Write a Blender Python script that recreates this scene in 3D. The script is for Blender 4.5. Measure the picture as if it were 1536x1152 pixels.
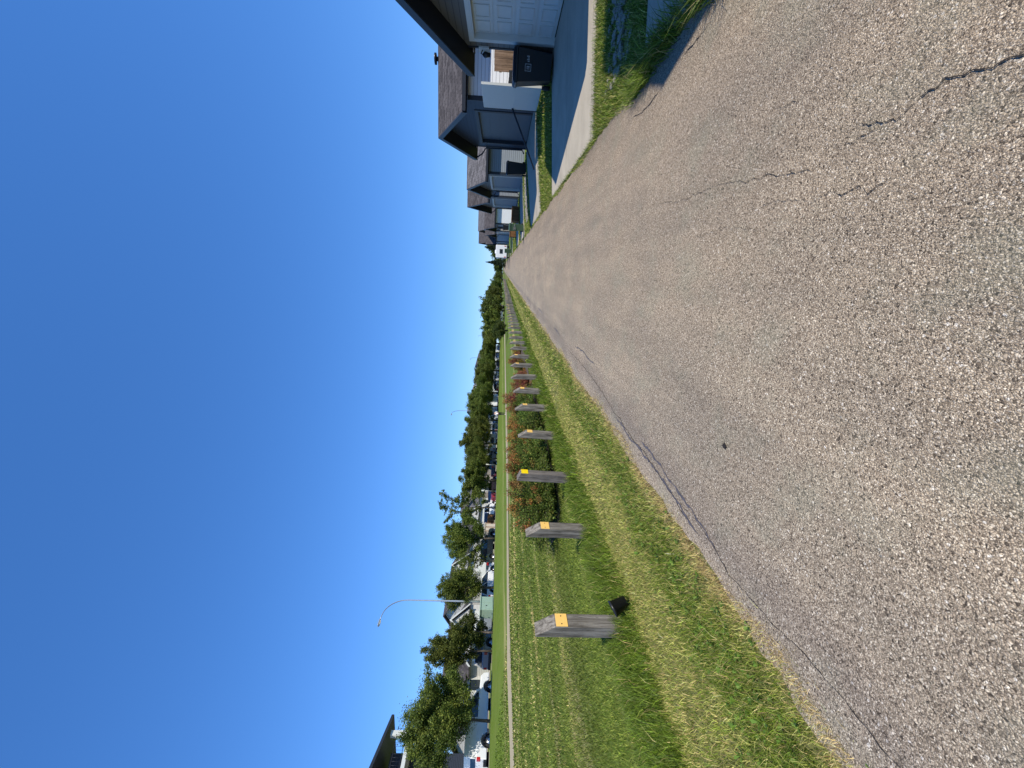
import bpy, bmesh, math, random
import numpy as np
from mathutils import Vector, Matrix
R = math.radians
rnd = random.Random(7)
for o in list(bpy.data.objects): bpy.data.objects.remove(o)
S = bpy.context.scene
COL = S.collection

# ------------------------------------------------ camera (the photo was taken with the phone on its side)
H_EYE = 1.45
F_PX = 577.0
def cam_axes():
    roll = R(2.5); u, v = 576-402., 753-768.
    a = u*math.cos(roll)+v*math.sin(roll); b = u*math.sin(roll)-v*math.cos(roll)
    th = math.atan(b/F_PX); ps = math.atan(a/(F_PX/math.cos(th)))
    f0 = Vector((-math.sin(ps), math.cos(ps), 0)); r0 = Vector((math.cos(ps), math.sin(ps), 0)); z = Vector((0, 0, 1))
    f = f0*math.cos(th)-z*math.sin(th); up = z*math.cos(th)+f0*math.sin(th)
    U = r0*math.cos(roll)+up*math.sin(roll); V = -r0*math.sin(roll)+up*math.cos(roll)
    return f, U, V
f, U, V = cam_axes()
cd = bpy.data.cameras.new('camera'); cam = bpy.data.objects.new('camera', cd); COL.objects.link(cam)
cd.sensor_fit = 'HORIZONTAL'; cd.sensor_width = 36; cd.lens = 36*F_PX/1536; cd.clip_start = .05; cd.clip_end = 3000
X_, Y_, Z_ = -V, U, -f          # picture right = world down, picture up = world right
cam.matrix_world = Matrix(((X_.x, Y_.x, Z_.x, 0), (X_.y, Y_.y, Z_.y, 0), (X_.z, Y_.z, Z_.z, H_EYE), (0, 0, 0, 1)))
S.camera = cam
S.render.resolution_x = 1024; S.render.resolution_y = 768
# ------------------------------------------------ sky, sun, exposure
SUN = Vector((2.86, -1.95, 3.85)).normalized()
elev = math.asin(SUN.z); az = math.atan2(SUN.x, SUN.y)
W = bpy.data.worlds.new('World'); S.world = W; W.use_nodes = True
nt = W.node_tree; bg = nt.nodes['Background']
sky = nt.nodes.new('ShaderNodeTexSky'); sky.sky_type = 'NISHITA'; sky.sun_disc = False
sky.sun_elevation = elev; sky.sun_rotation = az; sky.altitude = 700; sky.air_density = 1.0; sky.dust_density = 0; sky.ozone_density = 3.0
sg = nt.nodes.new('ShaderNodeGamma'); sg.inputs[1].default_value = .68; nt.links.new(sky.outputs[0], sg.inputs[0]); sm = nt.nodes.new('ShaderNodeMix'); sm.data_type = 'RGBA'; sm.blend_type = 'MULTIPLY'; sm.inputs[0].default_value = 1; sm.inputs[7].default_value = (.76, 1.03, 1.55, 1); nt.links.new(sg.outputs[0], sm.inputs[6])
shs = nt.nodes.new('ShaderNodeHueSaturation'); shs.inputs['Saturation'].default_value = 1.14; nt.links.new(sm.outputs[2], shs.inputs['Color']); nt.links.new(shs.outputs[0], bg.inputs[0]); bg.inputs[1].default_value = .15
sd = bpy.data.lights.new('sun', 'SUN'); sd.energy = 4.7; sd.angle = R(.53); sd.color = (1, .94, .82)
so = bpy.data.objects.new('sun', sd); COL.objects.link(so); so.rotation_euler = SUN.to_track_quat('Z', 'Y').to_euler(); so.location = (20, -20, 40)
S.view_settings.view_transform = 'Standard'; S.view_settings.look = 'None'; S.view_settings.exposure = .45; S.view_settings.gamma = 1

# ------------------------------------------------ helpers
def prop(o, label=None, cat=None, group=None, kind=None):
    if label: o['label'] = label
    if cat: o['category'] = cat
    if group: o['group'] = group
    if kind: o['kind'] = kind
    return o
def empty(name, loc=(0, 0, 0), rz=0, label=None, cat=None, group=None, rx=0, ry=0):
    o = bpy.data.objects.new(name, None); COL.objects.link(o); o.location = loc; o.rotation_euler = (rx, ry, rz); o.empty_display_size = .1
    return prop(o, label, cat, group)
def copy_tree(o, parent=None):
    c = o.copy(); COL.objects.link(c)
    if parent: c.parent = parent
    for ch in list(o.children): copy_tree(ch, c)
    return c
class MB:
    def __init__(s): s.v = []; s.f = []; s.sm = []
    def add(s, vs, fs, smooth=False):
        n = len(s.v); s.v += [tuple(p) for p in vs]; s.f += [tuple(i+n for i in q) for q in fs]; s.sm += [smooth]*len(fs); return s
    def box(s, x0, x1, y0, y1, z0, z1, M=None):
        vs = [Vector((x, y, z)) for x in (x0, x1) for y in (y0, y1) for z in (z0, z1)]
        if M: vs = [M @ p for p in vs]
        return s.add(vs, [(0, 1, 3, 2), (4, 6, 7, 5), (0, 4, 5, 1), (2, 3, 7, 6), (0, 2, 6, 4), (1, 5, 7, 3)])
    def prism(s, pts, axis, a, b):      # polygon in the two other axes extruded along axis
        def mk(p, t):
            return {'x': (t, p[0], p[1]), 'y': (p[0], t, p[1]), 'z': (p[0], p[1], t)}[axis]
        n = len(pts); vs = [mk(p, a) for p in pts]+[mk(p, b) for p in pts]
        return s.add(vs, [tuple(range(n)), tuple(range(2*n-1, n-1, -1))]+[(i, i+n, (i+1) % n+n, (i+1) % n) for i in range(n)])
    def tube(s, path, radii, n=8, cap=True):
        path = [Vector(p) for p in path]; rings = []
        if not hasattr(radii, '__len__'): radii = [radii]*len(path)
        for i, p in enumerate(path):
            d = (path[min(i+1, len(path)-1)]-path[max(i-1, 0)]).normalized()
            a = d.orthogonal().normalized() if i == 0 else (pa-d*pa.dot(d)).normalized()
            pa = a; b = d.cross(a)
            rings.append([p+(a*math.cos(2*math.pi*k/n)+b*math.sin(2*math.pi*k/n))*radii[i] for k in range(n)])
        vs = [q for r_ in rings for q in r_]; fs = []
        for i in range(len(rings)-1):
            for k in range(n): fs.append((i*n+k, i*n+(k+1) % n, (i+1)*n+(k+1) % n, (i+1)*n+k))
        if cap: fs += [tuple(range(n-1, -1, -1)), tuple(range((len(rings)-1)*n, len(rings)*n))]
        return s.add(vs, fs, True)
    def build(s, name, mat, parent=None, bevel=0, loc=None):
        me = bpy.data.meshes.new(name); me.from_pydata(s.v, [], s.f); me.update()
        me.polygons.foreach_set('use_smooth', s.sm)
        b = bmesh.new(); b.from_mesh(me); bmesh.ops.recalc_face_normals(b, faces=b.faces); b.to_mesh(me); b.free()
        me.materials.append(mat)
        o = bpy.data.objects.new(name, me); COL.objects.link(o)
        if parent: o.parent = parent
        if loc: o.location = loc
        if bevel:
            m = o.modifiers.new('bevel', 'BEVEL'); m.width = bevel; m.segments = 2; m.limit_method = 'ANGLE'; m.angle_limit = R(40)
        return o
def np_mesh(name, verts, quads=None, tris=None, mat=None, col=None, parent=None):
    """fast mesh from numpy arrays; col per vertex"""
    me = bpy.data.meshes.new(name); nv = len(verts)
    me.vertices.add(nv); me.vertices.foreach_set('co', np.asarray(verts, np.float32).ravel())
    idx = []; tot = []
    if quads is not None and len(quads): idx.append(np.asarray(quads).ravel()); tot.append(np.full(len(quads), 4))
    if tris is not None and len(tris): idx.append(np.asarray(tris).ravel()); tot.append(np.full(len(tris), 3))
    idx = np.concatenate(idx).astype(np.int32); tot = np.concatenate(tot).astype(np.int32)
    me.loops.add(len(idx)); me.loops.foreach_set('vertex_index', idx)
    me.polygons.add(len(tot)); me.polygons.foreach_set('loop_start', np.concatenate([[0], np.cumsum(tot)[:-1]]).astype(np.int32))
    me.update(calc_edges=True)
    if col is not None:
        at = me.color_attributes.new('col', 'FLOAT_COLOR', 'POINT')
        c4 = np.ones((nv, 4), np.float32); c4[:, :3] = col; at.data.foreach_set('color', c4.ravel())
    me.validate()
    if mat: me.materials.append(mat)
    o = bpy.data.objects.new(name, me); COL.objects.link(o)
    if parent: o.parent = parent
    return o

# ------------------------------------------------ materials
class NM:
    def __init__(s, name, rough=.8, spec=.3, metal=0):
        s.m = bpy.data.materials.new(name); s.m.use_nodes = True; s.t = s.m.node_tree; s.b = s.t.nodes['Principled BSDF']
        s.b.inputs['Roughness'].default_value = rough; s.b.inputs['Specular IOR Level'].default_value = spec; s.b.inputs['Metallic'].default_value = metal
        s.tc = None
    def n(s, typ, **k):
        nd = s.t.nodes.new('ShaderNode'+typ)
        for a, b in k.items():
            if a.startswith('i_'):
                nd.inputs[int(a[2:]) if a[2:].isdigit() else a[2:].replace('_', ' ')].default_value = b
            else: setattr(nd, a, b)
        return nd
    def l(s, a, b): s.t.links.new(a, b)
    def co(s, kind='Object', scale=(1, 1, 1), loc=(0, 0, 0)):
        if kind == 'World': src = s.n('NewGeometry').outputs['Position']
        else:
            if not s.tc: s.tc = s.n('TexCoord')
            src = s.tc.outputs[kind]
        mp = s.n('Mapping'); mp.inputs['Scale'].default_value = scale; mp.inputs['Location'].default_value = loc; s.l(src, mp.inputs[0]); return mp.outputs[0]
    def noise(s, co, scale, detail=4, rough=.55, dist=0):
        n = s.n('TexNoise'); n.inputs['Scale'].default_value = scale; n.inputs['Detail'].default_value = detail; n.inputs['Roughness'].default_value = rough; n.inputs['Distortion'].default_value = dist
        s.l(co, n.inputs['Vector']); return n.outputs['Fac']
    def ramp(s, fac, stops, interp='LINEAR'):
        r = s.n('ValToRGB'); r.color_ramp.interpolation = interp; e = r.color_ramp.elements
        while len(e) > 1: e.remove(e[-1])
        for i, (p, c) in enumerate(stops):
            if not hasattr(c, '__len__'): c = (c, c, c)
            el = e[0] if i == 0 else e.new(p)
            el.position = p; el.color = (*c, 1)
        s.l(fac, r.inputs[0]); return r.outputs[0]
    def mix(s, fac, a, b, mode='MIX'):
        m = s.n('Mix', data_type='RGBA', blend_type=mode)
        for sock, v in ((m.inputs[0], fac), (m.inputs[6], a), (m.inputs[7], b)):
            if isinstance(v, (int, float)): sock.default_value = v
            elif isinstance(v, tuple): sock.default_value = (*v, 1) if len(v) == 3 else v
            else: s.l(v, sock)
        return m.outputs[2]
    def math(s, op, a, b=None, c=None):
        m = s.n('Math', operation=op)
        for i, v in enumerate((a, b, c)):
            if v is None: continue
            if isinstance(v, (int, float)): m.inputs[i].default_value = v
            else: s.l(v, m.inputs[i])
        return m.outputs[0]
    def base(s, c):
        if isinstance(c, tuple): s.b.inputs['Base Color'].default_value = (*c, 1)
        else: s.l(c, s.b.inputs['Base Color'])
        return s
    def bump(s, h, strength=.5, dist=.01):
        b = s.n('Bump'); b.inputs['Strength'].default_value = strength; b.inputs['Distance'].default_value = dist; s.l(h, b.inputs['Height']); s.l(b.outputs[0], s.b.inputs['Normal']); return s
def plain(name, c, rough=.6, spec=.3, metal=0, var=.18, sc=6, bump=0):
    m = NM(name, rough, spec, metal); co = m.co('Object')
    n = m.noise(co, sc, 5)
    m.base(m.mix(n, tuple(x*(1-var) for x in c), tuple(min(1, x*(1+var)) for x in c)))
    if bump: m.bump(m.noise(co, sc*12, 3), bump, .005)
    return m.m
def siding(name, c, pitch=.115, var=.12, axis='Z'):
    m = NM(name, .55, .35); co = m.co('World'); sp = m.n('SeparateXYZ'); m.l(co, sp.inputs[0])
    fr = m.math('FRACT', m.math('DIVIDE', sp.outputs[axis], pitch))
    n = m.noise(m.co('World', (1, 1, 8)), 1.3, 4)
    c1 = m.mix(n, tuple(x*(1-var) for x in c), tuple(min(1, x*(1+var)) for x in c))
    lap_shadow = m.ramp(fr, [(0, .35), (.07, .4), (.1, 1), (1, 1)])  # thin shadow line at each board lap, painted into the colour
    m.base(m.mix(1.0, c1, lap_shadow, 'MULTIPLY')); m.bump(fr, 1.0, -.02 if axis == 'Z' else .006)
    return m.m
def shingle(name, c):
    m = NM(name, .9, .1); co = m.co('World', (1, 1, 1)); br = m.n('TexBrick')
    br.inputs['Scale'].default_value = 1; br.inputs['Brick Width'].default_value = .32; br.inputs['Row Height'].default_value = .14; br.inputs['Mortar Size'].default_value = .008
    br.inputs['Color1'].default_value = (*[x*.7 for x in c], 1); br.inputs['Color2'].default_value = (*[x*1.5 for x in c], 1); br.inputs['Mortar'].default_value = (*[x*.4 for x in c], 1)
    m.l(m.co('World', (1, 1, 1)), br.inputs['Vector'])
    n = m.noise(co, 9, 6, .7)
    m.base(m.mix(1.0, br.outputs[0], m.ramp(n, [(.3, .65), (.7, 1.35)]), 'MULTIPLY')); m.bump(n, .6, .02)
    return m.m
M = {}
M['dark_trim'] = plain('dark_trim', (.022, .026, .034), .45)
M['soffit'] = plain('soffit', (.012, .012, .014), .6)
M['white_paint'] = plain('white_paint', (.56, .57, .53), .45, var=.05)
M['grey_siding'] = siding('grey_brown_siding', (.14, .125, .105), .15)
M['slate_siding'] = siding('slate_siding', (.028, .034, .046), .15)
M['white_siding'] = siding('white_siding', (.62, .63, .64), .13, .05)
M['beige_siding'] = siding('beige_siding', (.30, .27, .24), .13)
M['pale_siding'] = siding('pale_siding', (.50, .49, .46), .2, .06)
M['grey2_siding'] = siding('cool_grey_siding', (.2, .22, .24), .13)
M['shingle'] = shingle('brown_shingle', (.062, .056, .057))
M['shingle2'] = shingle('grey_shingle', (.10, .095, .098))
M['black_plastic'] = plain('black_plastic', (.012, .013, .015), .38, .4)
M['green_plastic'] = plain('green_plastic', (.045, .085, .045), .4, .4)
M['rubber'] = plain('rubber', (.018, .018, .018), .85)
M['glass'] = plain('window_glass', (.02, .028, .035), .06, .7, var=.1)
M['steel'] = plain('galvanised_steel', (.42, .45, .48), .4, .5, .6, bump=.05)
M['chrome'] = plain('wheel_alloy', (.55, .56, .58), .25, .5, .8)
M['red_lamp'] = plain('red_lamp', (.45, .015, .015), .2, .6)
M['clear_lamp'] = plain('clear_lamp', (.7, .7, .68), .15, .6)
M['cabinet_green'] = plain('cabinet_green', (.26, .36, .29), .5)
M['yellow_tag'] = plain('yellow_tag', (.80, .50, .14), .45, .4, var=.08, sc=20)
M['bright_tag'] = plain('bright_yellow_tag', (.85, .62, .0), .4, .4, var=.05, sc=20)
M['stone'] = plain('pale_stone', (.22, .20, .165), .9, sc=9, var=.4, bump=.5)
M['bin_print'] = plain('bin_print', (.30, .30, .29), .6, sc=40, var=.4)
M['skin'] = plain('skin', (.42, .24, .17), .55)
M['brown_wood'] = None
def wood(name, c1, c2, dark, sc=1.0, axis=2, lichen=None):
    m = NM(name, .85, .15)
    s = [14*sc]*3; s[axis] = .9*sc
    info = m.n('ObjectInfo'); cmb = m.n('VectorMath', operation='ADD')
    m.l(m.co('Object', tuple(s)), cmb.inputs[0]); sc3 = m.n('VectorMath', operation='SCALE'); m.l(info.outputs['Location'], sc3.inputs[0]); sc3.inputs['Scale'].default_value = 3.7; m.l(sc3.outputs[0], cmb.inputs[1])
    g = m.noise(cmb.outputs[0], 1.6, 6, .62, .8); g2 = m.noise(cmb.outputs[0], 4.5, 4, .6, 1.5)
    col = m.ramp(g, [(.28, dark), (.42, c1), (.62, c2), (.8, tuple(min(1, x*1.25) for x in c2))])
    col = m.mix(m.ramp(g2, [(.30, .75), (.42, 0)]), col, dark)
    big = m.noise(m.co('Object'), 3.0, 3)
    col = m.mix(1.0, col, m.ramp(big, [(.3, .75), (.7, 1.2)]), 'MULTIPLY')
    m.base(col); m.bump(m.math('ADD', g, g2), .8, .006); return m.m
M['post_wood'] = wood('weathered_grey_timber', (.115, .103, .088), (.25, .232, .205), (.022, .02, .017))
M['new_post_wood'] = wood('brown_grey_timber', (.11, .098, .09), (.19, .17, .155), (.03, .026, .024))
M['cut_wood'] = wood('weathered_end_grain', (.10, .085, .07), (.24, .20, .165), (.03, .026, .022), .7, 0)
M['brown_wood'] = wood('brown_stained_wood', (.16, .075, .03), (.26, .13, .055), (.05, .025, .012))
M['fence_wood'] = wood('weathered_fence_wood', (.20, .13, .085), (.32, .22, .15), (.06, .04, .03), .6)
M['bark'] = wood('bark', (.07, .055, .045), (.14, .115, .095), (.02, .016, .013), .5)
# lane: worn asphalt with exposed pale aggregate
def lane_mat():
    m = NM('aggregate_asphalt', .9, .12); co = m.co('Object')
    wob = m.n('TexNoise'); wob.inputs['Scale'].default_value = 40; m.l(co, wob.inputs['Vector'])
    cw = m.mix(.016, co, wob.outputs['Color'])
    def vor(scale, out='Color'):
        v = m.n('TexVoronoi'); v.inputs['Scale'].default_value = scale; m.l(cw, v.inputs['Vector']); return v
    v1 = vor(150); v2 = vor(260); v3 = vor(75)
    r1 = m.n('SeparateColor'); m.l(v1.outputs['Color'], r1.inputs[0]); r2 = m.n('SeparateColor'); m.l(v2.outputs['Color'], r2.inputs[0]); r3 = m.n('SeparateColor'); m.l(v3.outputs['Color'], r3.inputs[0])
    pal = [(0, (.05, .042, .034)), (.10, (.15, .122, .094)), (.28, (.26, .215, .163)), (.5, (.345, .285, .215)), (.7, (.41, .345, .262)), (.86, (.49, .425, .33)), (.94, (.60, .53, .42)), (1, (.70, .63, .52))]
    c1 = m.ramp(r1.outputs[0], pal); c2 = m.ramp(r2.outputs[0], pal)
    stone = m.mix(m.ramp(r1.outputs[1], [(.42, 0), (.5, 1)]), c1, c2)
    # rare larger white pebbles
    peb = m.math('MULTIPLY', m.ramp(r3.outputs[1], [(.955, 0), (.962, 1)]), m.ramp(v3.outputs['Distance'], [(.32, 1), (.4, 0)]))
    stone = m.mix(peb, stone, (.66, .62, .55))
    drk = m.math('MULTIPLY', m.ramp(r3.outputs[2], [(.965, 0), (.972, 1)]), m.ramp(v3.outputs['Distance'], [(.25, 1), (.33, 0)]))
    stone = m.mix(m.math('MULTIPLY', drk, .8), stone, (.04, .036, .034))
    edge = m.n('TexVoronoi', feature='DISTANCE_TO_EDGE'); edge.inputs['Scale'].default_value = 150; m.l(cw, edge.inputs['Vector'])
    binder = m.ramp(edge.outputs[0], [(.02, .35), (.15, 1)])
    col = m.mix(1.0, stone, binder, 'MULTIPLY')
    # broad tone drift, greenish-grey damp patches, wheel tracks
    big = m.noise(m.co('Object', (1, .5, 1)), 1.1, 5, .6)
    col = m.mix(1.0, col, m.ramp(big, [(.3, (.84, .84, .85)), (.7, (1.16, 1.12, 1.06))]), 'MULTIPLY')
    pat = m.noise(m.co('Object', (1, .8, 1), (5, 2, 0)), 2.3, 5, .65)
    col = m.mix(m.ramp(pat, [(.50, 0), (.66, .42)]), col, m.mix(.5, col, (.21, .235, .175)))
    sp = m.n('SeparateXYZ'); m.l(co, sp.inputs[0])
    xw = m.math('ADD', sp.outputs[0], m.math('MULTIPLY', m.noise(m.co('Object', (.4, .6, 1)), 2, 3), .5))
    strip = m.ramp(m.math('MULTIPLY_ADD', xw, .2, .5), [(.155, (1.12, 1.12, 1.12)), (.215, (.95, .96, .99)), (.24, (.80, .80, .84)), (.29, (.98, .98, .98)), (.5, (1.05, 1.03, 1.0)), (.8, (.98, .95, .93)), (.95, (.92, .88, .84))])
    col = m.mix(1.0, col, strip, 'MULTIPLY')
    st = m.noise(m.co('Object', (1.6, .10, 1)), 2.2, 5, .62)
    col = m.mix(1.0, col, m.ramp(st, [(.3, (.86, .86, .87)), (.7, (1.12, 1.10, 1.08))]), 'MULTIPLY')
    hz = m.math('SUBTRACT', 1.0, v1.outputs['Distance'])
    m.base(col); m.bump(m.math('ADD', hz, m.math('MULTIPLY', v2.outputs['Distance'], -.4)), .7, .005)
    return m.m
M['lane'] = lane_mat()
def concrete_mat(name, c):
    m = NM(name, .85, .2); co = m.co('World'); n = m.noise(co, 1.2, 6, .65); n2 = m.noise(co, 60, 3)
    sp = m.n('SeparateXYZ'); m.l(co, sp.inputs[0])
    jt = m.math('FRACT', m.math('DIVIDE', m.math('ADD', sp.outputs[1], .35), 2.6)); j = m.ramp(jt, [(0, .4), (.006, .45), (.008, 1), (1, 1)])
    col = m.mix(1.0, m.ramp(n, [(.25, tuple(x*.78 for x in c)), (.75, tuple(x*1.15 for x in c))]), j, 'MULTIPLY')
    m.base(m.mix(1.0, col, m.ramp(n2, [(.3, .9), (.7, 1.08)]), 'MULTIPLY')); m.bump(n2, .3, .003); return m.m
M['concrete'] = concrete_mat('driveway_concrete', (.37, .325, .25))
M['street'] = plain('street_asphalt', (.13, .13, .135), .9, sc=2)
M['path'] = plain('path_asphalt', (.31, .265, .175), .9, sc=3, bump=.3)
def ground_mat():
    m = NM('lawn_and_soil', .95, .05); co = m.co('Object'); sp = m.n('SeparateXYZ'); m.l(co, sp.inputs[0])
    n = m.noise(co, 35, 4, .7); nb = m.noise(co, .8, 5, .6)
    green = m.mix(n, (.05, .085, .012), (.125, .185, .03)); green = m.mix(m.ramp(nb, [(.35, 0), (.7, .35)]), green, (.15, .165, .055))
    # mown clippings in long wobbly rows along the lane
    wb = m.math('MULTIPLY', m.math('SUBTRACT', m.noise(m.co('Object', (.15, .08, 1)), 1.5, 3), .5), 1.6)
    xs = m.math('ADD', sp.outputs[0], wb)
    row = m.n('TexNoise'); row.noise_dimensions = '1D'; row.inputs['Scale'].default_value = .55; row.inputs['Detail'].default_value = 3; m.l(xs, row.inputs['W'])
    brk = m.noise(m.co('Object', (1, .12, 1)), 3, 4, .7)
    straw = m.math('MULTIPLY', m.ramp(row.outputs['Fac'], [(.52, 0), (.66, .85)]), m.ramp(brk, [(.35, .35), (.6, 1)]))
    far = m.ramp(m.math('MULTIPLY_ADD', sp.outputs[0], .02, 1.0), [(.545, 0.12), (.555, .8), (.60, 1)])
    col = m.mix(m.math('MULTIPLY', straw, far), green, (.33, .29, .14))
    # verge next to the lane
    vg = m.math('ADD', sp.outputs[0], m.math('MULTIPLY', m.math('SUBTRACT', m.noise(co, 3, 4), .5), .35))
    vf = m.ramp(m.math('MULTIPLY_ADD', vg, .1, .5), [(.183, 0), (.188, 1), (.70, 1), (.75, 0)])
    verge = m.mix(n, (.07, .07, .03), (.21, .22, .085))
    m.base(m.mix(vf, col, verge)); m.bump(n, .8, .03); return m.m
M['ground'] = ground_mat()
M['soil'] = plain('bed_soil', (.075, .06, .045), .95, sc=12, var=.45, bump=.8)
def leaf_mat(name, trans=.35, rough=.6):
    m = NM(name, rough, .25); at = m.n('Attribute', attribute_name='col'); inf = m.n('ObjectInfo')
    hs = m.n('HueSaturation'); m.l(at.outputs['Color'], hs.inputs['Color'])
    m.l(m.math('MULTIPLY_ADD', inf.outputs['Random'], .024, .491), hs.inputs['Hue']); m.l(m.math('MULTIPLY_ADD', inf.outputs['Random'], .4, .82), hs.inputs['Value'])
    m.base(hs.outputs[0]); tr = m.n('BsdfTranslucent'); m.l(hs.outputs[0], tr.inputs[0]); ms = m.n('MixShader'); ms.inputs[0].default_value = trans
    m.l(m.b.outputs[0], ms.inputs[1]); m.l(tr.outputs[0], ms.inputs[2]); out = m.t.nodes['Material Output']; m.l(ms.outputs[0], out.inputs[0]); return m.m
M['leaf'] = leaf_mat('leaf_foliage'); M['blade'] = leaf_mat('grass_blade', .4, .55)
M['blade_fix'] = M['blade']

# ------------------------------------------------ terrain
def lerp(x, xs, ys): return float(np.interp(x, xs, ys))
GX = [-500, -60, -41, -38.2, -38.15, -28.3, -28.25, -27, -26, -24, -22.5, -21, -18, -4, -1.8]
GZ = [1.3, 1.05, 1.0, .72, .58, .58, .93, .96, .9, .62, .3, .13, .12, 0, 0]
def gright(y): return lerp(y, [0, 12.9, 15.5, 17, 21, 24, 33, 40, 90], [.3, .3, .42, .5, .5, .38, .3, .28, .2])
def gz(x, y):
    if x <= -1.8: return lerp(x, GX, GZ)
    if x <= 2.05: return 0.
    return gright(y)*min(1, (x-2.05)/3.6)
def sheet(name, xs, ys, mat, lift=0., skirt=0., kind='structure', edge=None):
    vs = []; nx, ny = len(xs), len(ys)
    for j, y in enumerate(ys):
        for i, x in enumerate(xs):
            xx = x if edge is None else edge(i, nx, x, y)
            vs.append((xx, y, gz(xx, y)+lift))
    fs = [(j*nx+i, j*nx+i+1, (j+1)*nx+i+1, (j+1)*nx+i) for j in range(ny-1) for i in range(nx-1)]
    mb = MB(); mb.add(vs, fs)
    if skirt:
        ring = [(i, 0) for i in range(nx)]+[(nx-1, j) for j in range(1, ny)]+[(i, ny-1) for i in range(nx-2, -1, -1)]+[(0, j) for j in range(ny-2, 0, -1)]
        k = len(ring); a = [vs[j*nx+i] for i, j in ring]; mb.add(a+[(p[0], p[1], p[2]-skirt) for p in a], [(i, (i+1) % k, (i+1) % k+k, i+k) for i in range(k)])
    o = mb.build(name, mat); prop(o, kind=kind); return o
xs = sorted(set([-500, -300, -150, -90]+GX+[-55, -50, -46, -25, -16, -14, -12, -10, -8, -6]+[-1, 0, 1, 2.05, 2.6, 3.2, 4, 5, 5.65, 8, 14, 30, 80, 300]))
ys = sorted(set([-60, -20]+list(np.arange(-6, 45, 1.5))+[50, 60, 75, 90, 120, 160, 220, 300, 420, 700]))
def under(i, nx, x, y): return x
g = sheet('ground', xs, ys, M['ground'], -.012)
er = random.Random(3); ew = {}
def lane_edge(i, nx, x, y):
    k = (i, round(y, 2))
    if k not in ew: ew[k] = er.uniform(-.03, .03)+.03*math.sin(y*2.1+i)
    if i == 0: return x-ew[k]
    if i == nx-1: return x+ew[k]+(.0 if y > 6 else -.09*min(1, (6-y)/3))
    return x
ly = list(np.arange(-8, 14, .12))+list(np.arange(14, 60, .7))+[65, 80, 100, 140, 200, 300]
lane = sheet('lane', [-1.83, -.6, .6, 2.1], ly, M['lane'], .006, edge=lane_edge)
py_ = list(np.arange(-10, 120, 2.0))
def pathx(y): return lerp(y, [0, 10, 16, 24, 32, 62, 92, 110], [-19.2, -19.6, -20.3, -19.8, -18.2, -17.0, -15.2, -14.6])
def path_edge(i, nx, x, y): return pathx(y)+x
sheet('path', [-1.15, 0, 1.15], py_, M['path'], .012, edge=path_edge)
sheet('street', [-38.1, -28.35], [-60, -20, 0, 40, 80, 120, 200, 300], M['street'], .004)
sheet('kerb', [-28.33, -28.1], [-60, -20, 0, 40, 80, 120, 200, 300], M['concrete'], .02, skirt=.25)
sheet('sidewalk', [-41.2, -39.6], [-60, 0, 60, 120, 200], M['concrete'], .02)
sheet('planting_bed', [-6.3, -5.8, -5.2, -4.8, -4.5], list(np.arange(6.9, 25.5, .6)), M['soil'], .012, edge=lambda i, nx, x, y: -4.9+(x+4.9)*min(1, .25+(y-6.9)*.6)+.12*math.sin(y*2.3+i)-.35*math.exp(-((y-7.6)/.5)**2)*(i == 0))
DRIVES = [(-.6, 4.85), (7.25, 12.75), (16.2, 21.5), (27.2, 32.9), (36.4, 42.2), (56.5, 62), (68, 73), (94, 99)]
for k, (a, b) in enumerate(DRIVES):
    sheet('driveway', [2.12, 2.6, 3.4, 4.2, 5.0, 5.75], list(np.linspace(a, b, 12)), M['concrete'], .03, skirt=.12)
# tar seams and cracks in the lane
def crack(pts, w, mat, wob=.012, step=.03, seed=1, lift=.0105):
    r_ = random.Random(seed); P = []
    for (a, b) in zip(pts[:-1], pts[1:]):
        a = Vector(a); b = Vector(b); n = max(2, int((b-a).length/step))
        for k in range(n): P.append(a.lerp(b, k/n))
    P.append(Vector(pts[-1])); vs = []; off = 0
    for i, p in enumerate(P):
        off = off*.8+r_.uniform(-wob, wob); ww = w*r_.uniform(.25, 1.2)*min(1, (min(i, len(P)-1-i)+.3)/6)
        vs += [(p.x+off-ww/2, p.y, lift), (p.x+off+ww/2, p.y, lift)]
    return MB().add(vs, [(2*i, 2*i+1, 2*i+3, 2*i+2) for i in range(len(P)-1)]).build('crack', mat, lane)
M['crack'] = plain('crack_shadowed_gap', (.02, .018, .018), .95)
M['tar'] = plain('old_tar_seam', (.075, .07, .08), .7, sc=30, var=.5)
crack([(.66, .8), (.66, 1.1), (.655, 1.25), (.645, 1.38), (.68, 1.48), (.62, 1.62), (.66, 1.80)], .0058, M['crack'], .009, .012, 1)
crack([(.6, 1.66), (.58, 1.8), (.6, 1.86)], .004, M['crack'], .006, .012, 2)
crack([(.53, 1.95), (.52, 2.1), (.55, 2.3), (.57, 2.5), (.62, 2.8), (.6, 3.3), (.66, 3.9)], .0035, M['crack'], .009, .012, 3)
crack([(.38, 1.95), (.40, 1.84), (.385, 1.76), (.405, 1.7), (.375, 1.65), (.39, 1.6), (.39, 1.55)], .0045, M['crack'], .008, .01, 32)
crack([(.40, 2.35), (.43, 2.1), (.37, 1.95)], .003, M['crack'], .008, .01, 33)
crack([(1.0, 1.95), (.93, 2.05), (.88, 2.15), (.9, 2.4)], .003, M['crack'], .008, .01, 34)
crack([(.3, 2.3), (.33, 2.7), (.3, 3.1)], .002, M['crack'], .009, .012, 31)
crack([(-1.56, .7), (-1.59, 1.1), (-1.66, 1.6), (-1.68, 1.85), (-1.62, 2.2), (-1.64, 2.6)], .0055, M['crack'], .010, .03, 4)
crack([(-1.655, 2.0), (-1.60, 2.35), (-1.58, 2.7), (-1.54, 3.2), (-1.55, 3.5)], .022, M['tar'], .010, .03, 5, .0095)
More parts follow.
